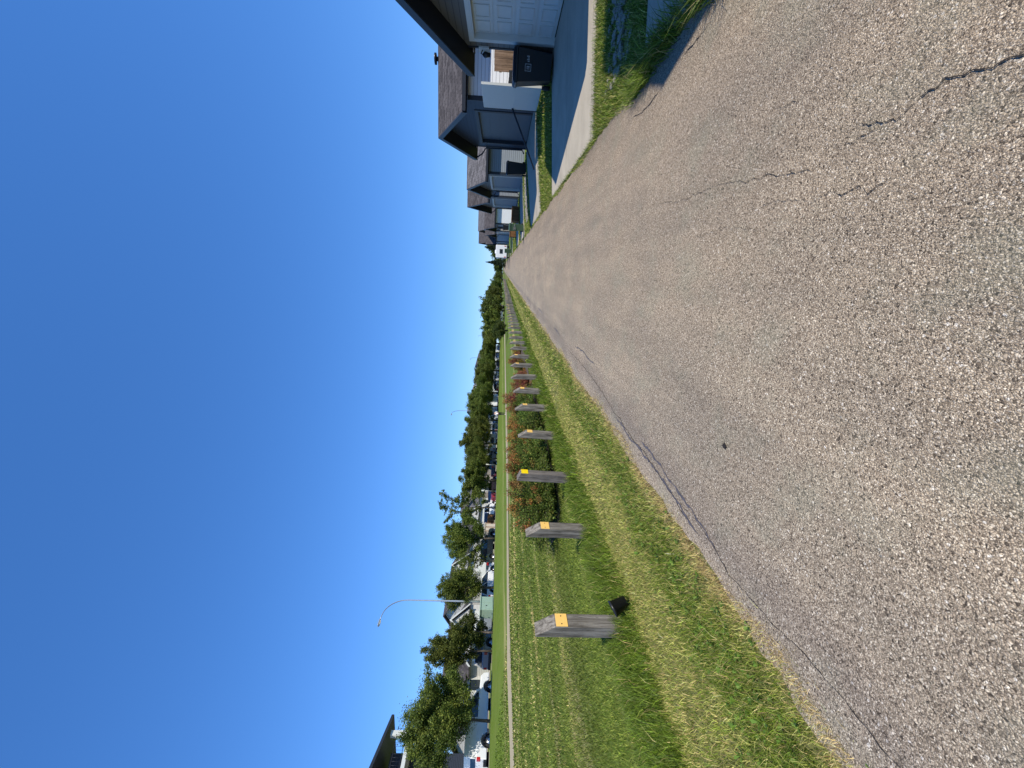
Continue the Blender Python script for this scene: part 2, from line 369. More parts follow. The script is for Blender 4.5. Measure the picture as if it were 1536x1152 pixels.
crack([(-1.70, 2.2), (-1.67, 2.6), (-1.64, 3.1), (-1.66, 3.7), (-1.63, 4.3)], .026, M['tar'], .010, .03, 6, .0098)
crack([(-1.69, 2.3), (-1.66, 2.7), (-1.63, 3.2), (-1.61, 4.0), (-1.55, 5), (-1.5, 6.2), (-1.53, 7.6)], .008, M['crack'], .010, .03, 7)
crack([(-1.3, 5.4), (-1.28, 6.3), (-1.32, 7.2)], .02, M['tar'], .012, .05, 8)
crack([(-1.45, 9), (-1.4, 10.2)], .04, M['tar'], .02, .06, 9); crack([(-1.42, 13), (-1.38, 15)], .05, M['tar'], .02, .1, 10); crack([(-1.5, 19), (-1.45, 22)], .06, M['tar'], .02, .1, 11)
crack([(1.72, 4.3), (1.7, 4.8), (1.76, 5.2)], .012, M['crack'], .008, .03, 12); crack([(1.8, 3.4), (1.78, 3.9)], .01, M['crack'], .006, .03, 13)
mb = MB()
for k in range(7):
    a = k*2*math.pi/7+.3; l = .016+.012*rnd.random()
    mb.tube([(-.99, 2.16, .012), (-.99+math.cos(a)*l, 2.16+math.sin(a)*l*1.2, .014)], [.008, .002], 5)
o = mb.build('debris_clump', M['crack']); prop(o, 'small dark clump of dried dirt lying on the lane surface', 'debris')

# ------------------------------------------------ grass
NR = np.random.default_rng(5)
STRAW = np.array((.50, .42, .20)); PALE = np.array((.42, .44, .15)); GREEN = np.array((.125, .205, .02)); DEEP = np.array((.06, .11, .012)); DRYG = np.array((.21, .265, .055)); BROWN = np.array((.20, .14, .08))
def vgz(x, y):
    z = np.interp(x, GX, GZ)
    yy = np.interp(y, [0, 12.9, 15.5, 17, 21, 24, 33, 40, 90], [.3, .3, .42, .5, .5, .38, .3, .28, .2])
    return np.where(x > 2.05, yy*np.clip((x-2.05)/3.6, 0, 1), np.where(x < -1.8, z, 0.))
def smooth_noise(x, y, s, seed):
    r_ = np.random.default_rng(seed); v = np.zeros_like(x)
    for k in range(6):
        a = r_.uniform(0, 2*np.pi); fq = s*(1.6**(k/1.5))*r_.uniform(.7, 1.3); v += np.sin((x*np.cos(a)+y*np.sin(a))*fq+r_.uniform(0, 6.3))/(1+k*.35)
    return v/3
def blades(name, x, y, h, w, col, lean=.5, mat=None, parent=None):
    n = len(x); z = vgz(x, y)-.01
    a = NR.uniform(0, 2*np.pi, n); b = NR.uniform(0, 2*np.pi, n); ln = np.abs(NR.normal(lean, lean*.5, n))*h
    dx, dy = np.cos(b)*ln, np.sin(b)*ln; wx, wy = np.cos(a)*w*.5, np.sin(a)*w*.5
    P = np.zeros((n, 5, 3), np.float32)
    P[:, 0] = np.stack([x-wx, y-wy, z], 1); P[:, 1] = np.stack([x+wx, y+wy, z], 1)
    P[:, 2] = np.stack([x+wx*.75+dx*.35, y+wy*.75+dy*.35, z+h*.6], 1); P[:, 3] = np.stack([x-wx*.75+dx*.35, y-wy*.75+dy*.35, z+h*.6], 1)
    P[:, 4] = np.stack([x+dx, y+dy, z+h*.97], 1)
    i = np.arange(n)[:, None]*5
    q = i+np.array([[0, 1, 2, 3]]); t = i+np.array([[3, 2, 4]])
    c = np.repeat(col, 5, axis=0)
    return np_mesh(name, P.reshape(-1, 3), q, t, mat or M['blade_grass'], c, parent)
def grass_mat():
    m = NM('grass_blades', .5, .25); at = m.n('Attribute', attribute_name='col'); m.base(at.outputs['Color'])
    tr = m.n('BsdfTranslucent'); m.l(at.outputs['Color'], tr.inputs[0]); ms = m.n('MixShader'); ms.inputs[0].default_value = .35
    m.l(m.b.outputs[0], ms.inputs[1]); m.l(tr.outputs[0], ms.inputs[2]); m.l(ms.outputs[0], m.t.nodes['Material Output'].inputs[0]); return m.m
M['blade_grass'] = grass_mat()
def pts(x0, x1, bands, keep=None):
    """bands: list of (d0,d1,density,width) by distance from the viewpoint"""
    X, Y, Wd, = [], [], []
    for d0, d1, dens, w in bands:
        y1 = d1; n = int((x1-x0)*(y1+.5)*dens)
        if n > 3000000: n = 3000000
        x = NR.uniform(x0, x1, n); y = NR.uniform(-.5, y1, n); d = np.hypot(x, y); k = (d >= d0) & (d < d1) & (y > -x*.50-1.0 if x1 < 0 else True)
        X.append(x[k]); Y.append(y[k]); Wd.append(np.full(k.sum(), w))
    x, y, w = np.concatenate(X), np.concatenate(Y), np.concatenate(Wd)
    if keep is not None: k = keep(x, y); x, y, w = x[k], y[k], w[k]
    return x, y, w
def mixc(a, b, t): return a[None]*(1-t[:, None])+b[None]*t[:, None]
def cpick(n, cols, wts):
    wts = np.array(wts, float); i = NR.choice(len(cols), n, p=wts/wts.sum()); return np.array(cols)[i]
def jit(c, a=.5): return np.clip(c*np.array((1.1, 1.0, .9))*np.exp(NR.normal(0, a*.75, (len(c), 1))), 0, .9).astype(np.float32)
# verge between lane and posts
def lane_left(y): return -1.80+.05*np.sin(y*1.7)+.03*np.sin(y*5.3)
x, y, w = pts(-3.35, -1.72, [(0, 3, 14000, .0030), (3, 5, 9000, .0038), (5, 9, 4200, .006), (9, 18, 900, .012), (18, 40, 260, .025), (40, 90, 60, .06)], lambda x, y: x < lane_left(y)+.02)
e = (lane_left(y)-x)      # distance from lane edge
nz = smooth_noise(x, y, 2.2, 1)
pG = np.clip(np.exp(-((e-.42)/.26)**2)*1.3+.25*nz-.1, .05, .95)           # weedy green band
edge_dry = np.clip(1-e/.16, 0, 1)
n = len(x); c = np.zeros((n, 3)); r1 = NR.random(n)
cd_ = cpick(n, [STRAW, PALE, DRYG, BROWN, GREEN], [1.5, 4.2, 3.8, .2, 1.6]); cg_ = cpick(n, [GREEN, DEEP, DRYG, PALE, STRAW], [4, 3, 2.2, 1, .8]); ce_ = cpick(n, [STRAW, BROWN, PALE], [4, 2, 1])
c = np.where((r1 < pG)[:, None], cg_, cd_); c = np.where((NR.random(n) < edge_dry)[:, None], ce_, c)
h = NR.uniform(.02, .05, n)*(1+.5*(pG > .6))*(1+w*9)
g1 = blades('verge_grass', x, y, h, w, jit(c), .75); prop(g1, 'short dry and green mown verge grass between lane and bollards', 'grass', kind='stuff')
# tall uncut strip round the posts
keepout = lambda x, y: ~((x < -4.3) & (y > 6.9) & (y < 24))
x, y, w = pts(-4.35, -3.05, [(0, 4, 5500, .0042), (4, 6, 3800, .0055), (6, 10, 1900, .008), (10, 18, 700, .014), (18, 40, 220, .03), (40, 120, 40, .07)], lambda x, y: (x < -3.16+.10*smooth_noise(x*0, y, 2.5, 4)) & (x > -4.22+.12*smooth_noise(x*0, y, 2, 5)) & keepout(x, y))
n = len(x); ctr = np.exp(-((x+3.62)/.36)**2)
c = cpick(n, [GREEN, DEEP, np.array((.115, .185, .03)), DRYG, STRAW], [4, 3.2, 3, .8, .35]); h = NR.uniform(.06, .15, n)*(.6+.95*ctr)
g2 = blades('tall_grass', x, y, h, w, jit(c), .55); prop(g2, 'long lush green grass left unmown in a strip round the bollards', 'grass', kind='stuff')
# lawn of the field
def lawn_keep(x, y):
    return ~((x > -6.05) & (x < -4.5) & (y > 7.9) & (y < 24.8)) & (np.abs(x-np.interp(y, [0, 10, 16, 24, 32, 62], [-19.2, -19.6, -20.3, -19.8, -18.2, -17])) > 1.0)
x, y, w = pts(-26.5, -4.0, [(4, 6.5, 3800, .0055), (6.5, 9, 2200, .008), (9, 13, 900, .013), (13, 19, 330, .022), (19, 28, 110, .045)], lawn_keep)
n = len(x)
wob = .3*smooth_noise(x*.15, y*.35, 1.2, 8)
def stripe(x0, s): return np.exp(-((x-x0+wob)/s)**2)
st = np.clip(1.1*stripe(-9.9, .22)+1.3*stripe(-11.2, .3)+1.6*stripe(-14.6, .8)+1.2*stripe(-17.4, .7)+.35*stripe(-6.9, .25)+.35*stripe(-8.3, .2)+.9*stripe(-21.9, .35), 0, 1)*np.clip(.35+.75*smooth_noise(x, y*.22, 3, 9), 0, 1)*.85
pn = np.clip(.5+.6*smooth_noise(x, y*.5, 1.5, 10), 0, 1)
c = np.where((NR.random(n) < st)[:, None], cpick(n, [STRAW, PALE], [3, 2]), np.where((NR.random(n) < pn*.55)[:, None], cpick(n, [DRYG*.85, np.array((.12, .16, .035)), PALE*.7], [3, 4, .5]), cpick(n, [np.array((.12, .17, .03)), DEEP, DRYG*.8], [3, 1.6, 1.6])))
c = c*(1+.16*np.sin(x*2.6+smooth_noise(x*.1, y*.2, 1, 12)*2))[:, None]*(1+.15*smooth_noise(x, y*.4, .9, 13))[:, None]
c = np.where((x < -22.3)[:, None], cpick(n, [GREEN*.8, DEEP], [1, 1]), c)
h = NR.uniform(.02, .05, n)*(1+w*14)
g3 = blades('lawn_grass', x, y, h, w, jit(c), .8); prop(g3, 'mown green field lawn with pale rows of dry clippings', 'grass', kind='stuff')
# right-hand strips between driveways
def lane_right(y): return 2.08+.05*np.sin(y*2.1)+np.where(y < 6, -.12*np.clip((6-y)/3, 0, 1), 0)
def rk(x, y):
    k = np.zeros(len(x), bool)
    for a, b in zip([b_ for _, b_ in DRIVES], [a_ for a_, _ in DRIVES[1:]]): k |= (y > a+.02) & (y < b-.02)
    k |= (y > 5) & (x < 2.14); k &= (x > lane_right(y)-.05)
    stones = (np.abs(y-6.0-.25*np.sin(x*2)) < .33) & (x > 2.5) & (NR.random(len(x)) < .72)
    stones |= (np.abs(y-24.3) < 1.2) & (x > 2.8) & (NR.random(len(x)) < .8)
    return k & ~stones
x, y, w = pts(1.9, 5.6, [(0, 6, 4200, .006), (6, 9, 3200, .007), (9, 15, 1500, .011), (15, 30, 500, .02), (30, 70, 110, .05)], rk)
n = len(x); c = cpick(n, [GREEN, DEEP, DRYG, PALE, STRAW, np.array((.13, .2, .035))], [4, 2.5, 2, 1, .7, 2]); edgeb = np.zeros(n)
for a, b in DRIVES: edgeb = np.maximum(edgeb, np.exp(-np.minimum(np.abs(y-a), np.abs(y-b))/.25))
h = NR.uniform(.04, .09, n)*(1+.6*edgeb+w*6)
g4 = blades('strip_grass', x, y, h, w, jit(c), .6); prop(g4, 'rough green grass on the strips between the concrete driveways', 'grass', kind='stuff')
# tufts hanging over the lane edge beside the near driveway
X, Y, Hh = [], [], []
for k in range(60):
    cy = NR.uniform(2.2, 5.15); cx = float(lane_right(np.array([cy]))[0])+NR.uniform(-.02, .18); m_ = int(NR.integers(40, 110)); s = NR.uniform(.02, .06)
    X.append(NR.normal(cx, s, m_)); Y.append(NR.normal(cy, s*1.5, m_)); Hh.append(NR.uniform(.08, .26, m_)*NR.uniform(.6, 1.1))
x, y, h = map(np.concatenate, (X, Y, Hh)); n = len(x); c = cpick(n, [GREEN, DEEP, np.array((.15, .22, .05)), STRAW], [4, 3, 2, .5])
g5 = blades('edge_tufts', x, y, h, np.full(n, .007), jit(c), .9); prop(g5, 'long shaded grass tufts leaning over the lane edge', 'grass', kind='stuff')
# dry straw fringe lying over the left lane edge
x, y, w = pts(-1.98, -1.66, [(0, 3, 3600, .003), (3, 6, 2400, .004), (6, 12, 900, .008), (12, 30, 200, .02)], lambda x, y: np.abs(x-lane_left(y)-.01) < .07*NR.random(len(x))+.02)
n = len(x); g6 = blades('straw_fringe', x, y, NR.uniform(.015, .04, n), w, jit(cpick(n, [STRAW, BROWN, PALE, np.array((.5, .42, .26))], [4, 1.5, 1, 2])), 2.2); prop(g6, 'dry straw fringe lying along the left edge of the lane', 'dry grass', kind='stuff')
# broad-leaved weeds
def weeds(name, n, fx, fy, s0, s1, label, cols=((.12, .22, .03), (.09, .17, .025), (.17, .26, .05))):
    V_, Q_, C_ = [], [], []; k = 0
    for i in range(n):
        cx, cy = fx(), fy(); s = rnd.uniform(s0, s1); z = gz(cx, cy)
        for j in range(rnd.randint(4, 8)):
            a = rnd.uniform(0, 6.28); l = s*rnd.uniform(.6, 1.2); wd = l*.28; up = rnd.uniform(.3, 1.1)
            d = Vector((math.cos(a), math.sin(a), 0)); p = Vector((-d.y, d.x, 0))*wd; b = Vector((cx, cy, z+.01))
            V_ += [b, b+d*l*.5+p+Vector((0, 0, l*up*.8)), b+d*l+Vector((0, 0, l*up*.75)), b+d*l*.5-p+Vector((0, 0, l*up*.8))]; Q_.append((k, k+1, k+2, k+3)); k += 4
            C_ += [rnd.choice(cols)]*4
    o = np_mesh(name, np.array([tuple(v) for v in V_]), np.array(Q_), None, M['blade_grass'], np.array(C_)); prop(o, label, 'weeds', kind='stuff')
weeds('verge_weeds', 700, lambda: rnd.gauss(-2.2, .16), lambda: .6+rnd.random()**1.6*9, .016, .034, 'small broad leaved weeds in the green band of the verge')
weeds('strip_weeds', 160, lambda: rnd.uniform(-4.1, -3.3), lambda: 1.5+rnd.random()**1.4*14, .03, .06, 'dandelion leaves among the long grass beside the bollards')
# stones between the driveways
def stones(name, n, fx, fy, s0, s1, label):
    mb = MB()
    for i in range(n):
        x, y, s = fx(), fy(), rnd.uniform(s0, s1); z = gz(x, y)
        vs = []; M_ = Matrix.Rotation(rnd.uniform(0, 6), 3, 'Z')
        b = bmesh.new(); bmesh.ops.create_icosphere(b, subdivisions=1, radius=s)
        for v in b.verts: v.co = M_ @ Vector((v.co.x*rnd.uniform(.8, 1.3), v.co.y*rnd.uniform(.7, 1.1), v.co.z*.55))+Vector((x, y, z+s*.25))
        b.verts.index_update(); mb.add([v.co[:] for v in b.verts], [[v.index for v in f_.verts] for f_ in b.faces]); b.free()
    o = mb.build(name, M['stone']); prop(o, label, 'stones', kind='stuff')
stones('gravel', 420, lambda: rnd.uniform(2.45, 5.6), lambda: rnd.gauss(6.0, .22), .02, .06, 'pale river stones in the strip between two driveways')
stones('far_gravel', 380, lambda: rnd.uniform(2.7, 5.6), lambda: rnd.gauss(24.3, .7), .04, .1, 'pale stones on the far strip beyond the second driveway')

# ------------------------------------------------ bollards
ORD = 'first second third fourth fifth sixth seventh eighth ninth tenth eleventh twelfth thirteenth fourteenth fifteenth sixteenth seventeenth eighteenth nineteenth twentieth'.split()
GP = 'timber bollards in a row along the grass verge'
def make_post(hgt, cut, mat, tag, rim=.012, s=.078, screws=True):
    mb = MB(); prof = [(s, -.1), (s, hgt-cut), (-s+.02, hgt), (-s, hgt-.004), (-s, -.1)]
    mb.prism(prof, 'y', -s, s); o = mb.build('bollard', mat, bevel=.008)
    tz = hgt-cut-.012
    t = MB().box(s+.001, s+.005, -s+.004, s-.004, tz-.125, tz).build('reflector_tag', tag, o, bevel=.001)
    if screws:
        for dy in (-.045, .045): MB().tube([(s+.004, dy, tz-.06), (s+.008, dy, tz-.06)], .006, 8).build('screw', M['rubber'], t)
    return o
proto = make_post(.93, .2, M['post_wood'], M['yellow_tag'])
newp = make_post(1.0, .06, M['new_post_wood'], M['bright_tag'], screws=False)
YS = [3.19, 4.82, 6.33, 8.22, 10.0, 11.5, 13.13]
while YS[-1] < 138: YS.append(YS[-1]+1.66+rnd.uniform(-.08, .08))
for i, y in enumerate(YS):
    if i == 0: o = proto
    elif i == 2: o = newp
    else: o = copy_tree(proto)
    o.location = (-3.66+rnd.uniform(-.03, .03), y, rnd.uniform(-.03, .03) if i > 1 else 0)
    tl = .6 if i == 0 else 2.0; o.rotation_euler = (R(rnd.uniform(-tl, tl)), R(rnd.uniform(-tl, tl)), R(rnd.uniform(-5, 5)))
    if i > 3 and rnd.random() < .14: [bpy.data.objects.remove(q) for q in list(o.children_recursive)]
    if i > 2: o.scale = (rnd.uniform(.92, 1.08), rnd.uniform(.92, 1.08), rnd.uniform(.93, 1.07))
    if i == 2: lb = 'dark taller bollard with bright yellow tag, third from the near end'
    elif i == 0: lb = 'largest, nearest weathered grey timber bollard with yellow tag and two screws'
    elif i < 20: lb = 'slant-topped grey timber bollard, %s from the near end of the row' % ORD[i]
    else: lb = 'distant grey timber bollard in the stretch of row beside the far half of the path' if i < 50 else 'tiny grey bollard at the far end of the row before the tree line'
    prop(o, lb, 'bollard', GP)
# tipped black plant pot by the first bollard
e_ = empty('plant_pot', (-3.15, 3.06, .05), 0, 'black plastic plant pot lying tipped in the grass by the nearest bollard', 'plant pot', rx=R(12), ry=R(-28))
mb = MB(); n = 24; prof = [(.062, 0), (.085, .17), (.092, .17), (.092, .195), (.084, .195), (.078, .17), (.056, .012)]
vs = [(r_*math.cos(2*math.pi*k/n), r_*math.sin(2*math.pi*k/n), z) for r_, z in prof for k in range(n)]
mb.add(vs, [(i*n+k, i*n+(k+1) % n, (i+1)*n+(k+1) % n, (i+1)*n+k) for i in range(len(prof)-1) for k in range(n)]+[tuple(range(n)), tuple(range((len(prof)-1)*n, len(prof)*n))], True)
p_ = mb.build('pot', M['black_plastic'], e_); e_.scale = (.85, .85, .85)

# ------------------------------------------------ foliage builders
def leafcloud(name, centers, dirs, size, cols, parent, mat='leaf', jitter=.25, flat=.5):
    """one small folded leaf (a quad) per centre"""
    n = len(centers); c = np.asarray(centers); a = NR.normal(size=(n, 3)); a /= np.linalg.norm(a, axis=1)[:, None]
    if dirs is not None: a = a*.7+np.asarray(dirs); a /= np.linalg.norm(a, axis=1)[:, None]
    b = NR.normal(size=(n, 3)); b -= a*(a*b).sum(1)[:, None]; b /= np.linalg.norm(b, axis=1)[:, None]
    s = (size*NR.uniform(.6, 1.3, n))[:, None]
    P = np.stack([c-a*s, c+b*s*flat, c+a*s, c-b*s*flat], 1).reshape(-1, 3)
    q = np.arange(n)[:, None]*4+np.array([[0, 1, 2, 3]])
    cc = np.repeat(jit(np.asarray(cols), jitter), 4, axis=0)
    return np_mesh(name, P, q, None, M[mat], cc, parent)
LG = [np.array(c) for c in ((.095, .135, .026), (.055, .085, .018), (.14, .18, .034), (.185, .215, .045))]
def make_tree(seed, hgt, rad, base, nlimb, nleaf, spiky=1.0, leaf=.10, cols=LG, sparse=0, trunk_r=.11, lean=0, name='tree'):
    r_ = random.Random(seed); root = bpy.data.objects.new(name, None); COL.objects.link(root); root.empty_display_size = .2
    tr = MB(); top = Vector((lean, 0, hgt*.82)); tr.tube([(0, 0, -.1), (lean*.2, .03, base), (lean*.6, -.03, hgt*.5), top], [trunk_r, trunk_r*.8, trunk_r*.5, trunk_r*.12], 8)
    C_, D_ = [], []; tips = []
    for k in range(nlimb):
        t = (k+.5)/nlimb; a = k*2.4+r_.uniform(-.3, .3); z0 = base*.8+(hgt*.70-base*.8)*t*r_.uniform(.85, 1.1)
        reach = rad*(1.0-.55*t)*r_.uniform(.75, 1.15)*(.75+.5*math.sin(min(1, t*2.2+.35)*math.pi/2))
        rise = (hgt-z0)*r_.uniform(.35, .75)*(.5+.5*t)+reach*.15
        p0 = Vector((lean*z0/hgt, 0, z0)); p2 = p0+Vector((math.cos(a)*reach, math.sin(a)*reach, rise)); p1 = p0.lerp(p2, .5)+Vector((0, 0, -rise*.12))
        tr.tube([p0, p1, p2], [trunk_r*.38, trunk_r*.22, .012], 5)
        tips.append((p0, p1, p2))
    tips.append((top*.7, top*.85, Vector((lean, 0, hgt)))); 
    per = nleaf//len(tips)
    for (p0, p1, p2) in tips:
        L = (p2-p0).length; nsub = r_.randint(5, 8)
        subs = [(p1.lerp(p2, .6), p2, .16)]
        for s in range(nsub):
            t = r_.uniform(.2, 1); b = (p0.lerp(p1, t*2) if t < .5 else p1.lerp(p2, t*2-1)); d = Vector((r_.gauss(0, 1), r_.gauss(0, 1), r_.gauss(.5, .7)*spiky)).normalized(); sl = rad*.38*r_.uniform(.6, 1.2)
            subs.append((b, b+d*sl, .2*rad/2))
        m = per//len(subs)
        for (a_, b_, w_) in subs:
            t = NR.uniform(0, 1, m)[:, None]; A, B = np.array(a_), np.array(b_); sp = w_*(1.15-t*.75)*(1-sparse*.3)
            C_.append(A+(B-A)*t+NR.normal(size=(m, 3))*sp); D_.append(np.repeat(((B-A)/max(.01, np.linalg.norm(B-A)))[None], m, 0)*.8)
    tr.build('trunk', M['bark'], root)
    c = np.concatenate(C_); d = np.concatenate(D_)
    cl = smooth_noise(c[:, 0]+c[:, 2]*.7, c[:, 1]+c[:, 2]*.4, 2.2, seed); wts = NR.random(len(c))+cl*.35
    col = np.where((wts < .35)[:, None], cols[1], np.where((wts < .72)[:, None], cols[0], np.where((wts < 1.0)[:, None], cols[2], cols[3])))
    leafcloud('crown', c, d, leaf, col, root); return root
def conifer(seed, hgt, rad, nleaf):
    root = bpy.data.objects.new('spruce_tree', None); COL.objects.link(root)
    MB().tube([(0, 0, -.1), (0, 0, hgt*.97)], [.12, .02], 7).build('trunk', M['bark'], root)
    z = NR.uniform(.05, 1, nleaf)**1.2; lay = np.abs(np.sin(z*24))*.35+.65; rr = rad*(1-z)*lay*np.sqrt(NR.uniform(.15, 1, nleaf)); a = NR.uniform(0, 6.28, nleaf)
    c = np.stack([rr*np.cos(a), rr*np.sin(a), z*hgt-.25*rr], 1); d = np.stack([np.cos(a), np.sin(a), -.2+0*a], 1)
    leafcloud('crown', c, d, .13, cpick(nleaf, [np.array((.02, .04, .022)), np.array((.035, .06, .03))], [2, 1]), root); return root
def put(o, x, y, s=1, sz=None, rz=0, label='', cat='tree', group=None):
    o.location = (x, y, gz(x, y)); o.scale = (s, s, sz or s); o.rotation_euler = (0, 0, rz); prop(o, label, cat, group)
GT = 'street trees along the far side of the field'
tA = make_tree(11, 5.8, 2.6, 1.2, 21, 72000, 1.0, .062, lean=.3, trunk_r=.10, name='street_tree')
tB = make_tree(12, 5.1, 1.7, 1.1, 15, 38000, 1.5, .062, trunk_r=.09, name='street_tree')
tC = make_tree(13, 5.2, 2.0, .9, 16, 38000, 1.0, .062, name='street_tree')
tD = make_tree(14, 3.0, 1.35, .3, 12, 16000, .9, .06, name='bushy_tree', cols=[np.array(c) for c in ((.06, .09, .02), (.04, .065, .016), (.08, .11, .025), (.1, .13, .03))])
tE = make_tree(15, 6.5, 1.7, 1.0, 9, 6500, 1.5, .08, sparse=1, trunk_r=.06, name='street_tree')
tF = make_tree(16, 3.0, .8, .7, 7, 1500, 1.0, .07, sparse=1, trunk_r=.05, name='sapling')
put(tA, -27.2, 17.0, .93, .92, .4, 'largest bushy ash tree shading the white pickup, leftmost on the street', group=GT)
put(tB, -27.3, 21.7, .88, 1.0, 1, 'spiky upright tree between the white pickup and the round bush tree', group=GT)
put(tD, -26.9, 22.9, .95, 1.0, 2, 'low round bushy tree left of the pale green utility box', group=GT)
put(tC, -27.6, 27.9, .98, .98, 0, 'rounded street tree directly behind the nearest street lamp', group=GT)
put(tF, -27.4, 31.0, 1, 1, 0, 'thin sapling in front of the white gabled house by the dark pickup', group=GT)
TREES = [(tC, 34.4, 1.12, 1.06, 1.4, 'compact round tree above the beige crate'), (tE, 39.8, 1.35, 1.02, 0, 'tall straggly tree with a sparse leaning top'), (tB, 46, 1.5, .98, 2.2, 'dense spiky tree above the maroon sedan'),
         (tA, 52.3, 1.05, .83, 3, 'leafy tree above the dark blue car'), (tB, 57.3, 1.6, 1.2, 4, 'broad tree above the beige trailer'), (tC, 62.5, 1.4, 1.1, 5, 'dark tree left of the walking person'),
         (tB, 67.5, 2.0, 1.2, 1, 'tall tree behind the second street lamp'), (tA, 75, 1.5, 1.12, 2, 'wide tree behind the white camper trailers'), (tC, 84, 2.1, 1.1, 3.3, 'dark round tree right of the camper trailers'), (tA, 94, 1.8, 1.1, 1.9, 'very wide dark tree beyond the campers'),
         (tC, 104, 2.2, 1.2, .7, 'dark crown left of the third street lamp'), (tB, 115, 3.0, 1.3, 2.9, 'tree just behind the third street lamp'), (tA, 128, 2.1, 1.15, 4.1, 'tree right of the third street lamp'), (tC, 144, 3.2, 1.25, 5.2, 'mid green tree at the far bend of the street'), (tA, 162, 3.2, 1.3, .2, 'farthest wide tree at the end of the street'), (tC, 182, 4.2, 1.15, 1.2, 'low far tree next to the tree line')]
for (p, y, s, szz, rz, lb) in TREES: put(p if p is tE else copy_tree(p), -27.5, y, s, szz, rz, lb, group=GT)
# trees closing the end of the posts
tG = make_tree(21, 6.0, 3.0, .6, 20, 16000, .8, .16, name='bushy_tree'); tH = make_tree(22, 5.5, 3.2, .4, 18, 14000, .7, .17, name='bushy_tree', cols=[np.array(c) for c in ((.07, .105, .02), (.045, .07, .016), (.09, .13, .025), (.11, .15, .03))])
G2 = 'bushy trees closing the far end of the field'
END = [(tG, -14.5, 108, 1.1, 1.05, 'dark bushy tree at the left end of the far tree line'), (tH, -11.8, 113, 1.15, 1.2, 'yellow green tree in the middle of the far tree line'), (tG, -12, 128, 1.25, 1.3, 'tallest dark tree of the far tree line'), (tH, -10, 138, 1.1, 1.15, 'light green tree right of the tallest in the far tree line'),
       (tG, -9.5, 152, 1.1, 1.15, 'tree sloping down behind the last bollards'), (tH, -8.5, 170, 1.05, 1.1, 'small far tree above the last bollards'), (tG, -7.5, 190, 1.0, 1.1, 'low far tree right beside the lane end'), (tH, -5.5, 215, 1.0, 1.0, 'lowest far tree at the vanishing point of the lane'), (tG, -20, 150, 1.6, 1.1, 'broad dark tree behind the left end of the tree line'),
       (tG, 1.5, 235, 1.5, 1.1, 'dark tree straight beyond the end of the lane'), (tH, 8, 190, 1.4, 1.25, 'tree behind the distant white truck'), (tG, 9, 150, 1.3, 1.2, 'dark tree just left of the white camper on the lane'), (tG, -3, 245, 1.3, .9, 'faint far tree over the end of the lane')]
used = set()
for (p, x, y, s, szz, lb) in END:
    o = p if id(p) not in used else copy_tree(p); used.add(id(p)); put(o, x, y, s, szz, rnd.uniform(0, 6), lb, group=G2)
sp = conifer(5, 8.2, 2.4, 9000); put(sp, 2.0, 165, 1.0, 1.0, 0, 'narrow pointed spruce rising over the end of the lane')
sp2 = copy_tree(sp); put(sp2, 6.0, 128, 1.0, .85, 1, 'shorter spruce beside the white camper roof')
put(copy_tree(tD), -9.6, 62, 1.0, .75, 0, 'low green bush beside the path before the far trees', 'bush')
put(copy_tree(tD), -10.6, 68, 1.3, .85, 2, 'wider green bush at the far end of the path', 'bush')

# shrubs of the bed behind the posts
OR = [np.array(c) for c in ((.28, .11, .04), (.22, .12, .045), (.34, .18, .05), (.20, .145, .045))]
SG = [np.array(c) for c in ((.085, .15, .026), (.055, .10, .018), (.13, .19, .035), (.18, .20, .045))]
def make_shrub(seed, hgt, rad, nleaf, nst, orange=.35, leaf=.022, cols=SG, tipc=OR, name='shrub', drop=0):
    r_ = random.Random(seed); root = bpy.data.objects.new(name, None); COL.objects.link(root); st = MB(); C_, D_, K_ = [], [], []; F_, FC = [], []
    for k in range(nst):
        a = r_.uniform(0, 6.28); q = math.sqrt(r_.random()); el = (1-q*q*.75)
        tip = Vector((math.cos(a)*q*rad, math.sin(a)*q*rad, hgt*el*r_.uniform(.75, 1.08))); p0 = Vector((math.cos(a)*.12*q, math.sin(a)*.12*q, 0)); mid = p0.lerp(tip, .5)+Vector((0, 0, hgt*.16))
        st.tube([p0, mid, tip], [.007, .005, .002], 4, False)
        m = nleaf//nst; t = NR.uniform(.15, 1, m)[:, None]; P0, P1, P2 = map(np.array, (p0, mid, tip)); c = P0*(1-t)**2+2*P1*t*(1-t)+P2*t*t
        C_.append(c+NR.normal(size=(m, 3))*.045); D_.append(np.repeat(np.array((tip-mid).normalized())[None], m, 0)*.6)
        if r_.random() < (orange*2.3 if tip.z > hgt*.84 else orange*.22):
            m = int(nleaf/nst*.8); d = (tip-mid).normalized(); F_.append(P2+NR.normal(size=(m, 3))*np.array([.035, .035, .035])+np.array(d)*NR.uniform(-.12, .08, m)[:, None]); FC.append(np.repeat(tipc[r_.randrange(len(tipc))][None], m, 0))
    st.build('stems', M['bark'], root); c = np.concatenate(C_); dd = np.concatenate(D_); n = len(c)
    leafcloud('foliage', c, dd, leaf, cpick(n, cols, [3, 2.4, 2, .8]), root)
    if F_: leafcloud('flower_heads', np.concatenate(F_), None, leaf*.7, np.concatenate(FC), root, jitter=.45)
    return root
GS = 'shrubs in the bed behind the bollards'
s1 = make_shrub(31, 1.0, 1.12, 42000, 190, .30); s2 = make_shrub(32, .98, 1.12, 42000, 190, .34); 
s3 = make_shrub(33, 1.05, .8, 14000, 80, .9, .022, [np.array(c) for c in ((.20, .055, .05), (.11, .035, .035), (.26, .10, .06), (.16, .12, .04))], name='red_barberry')
s4 = make_shrub(34, .6, .5, 5000, 45, .5, .024, [np.array(c) for c in ((.16, .17, .03), (.09, .11, .02), (.22, .2, .04), (.28, .16, .05))])
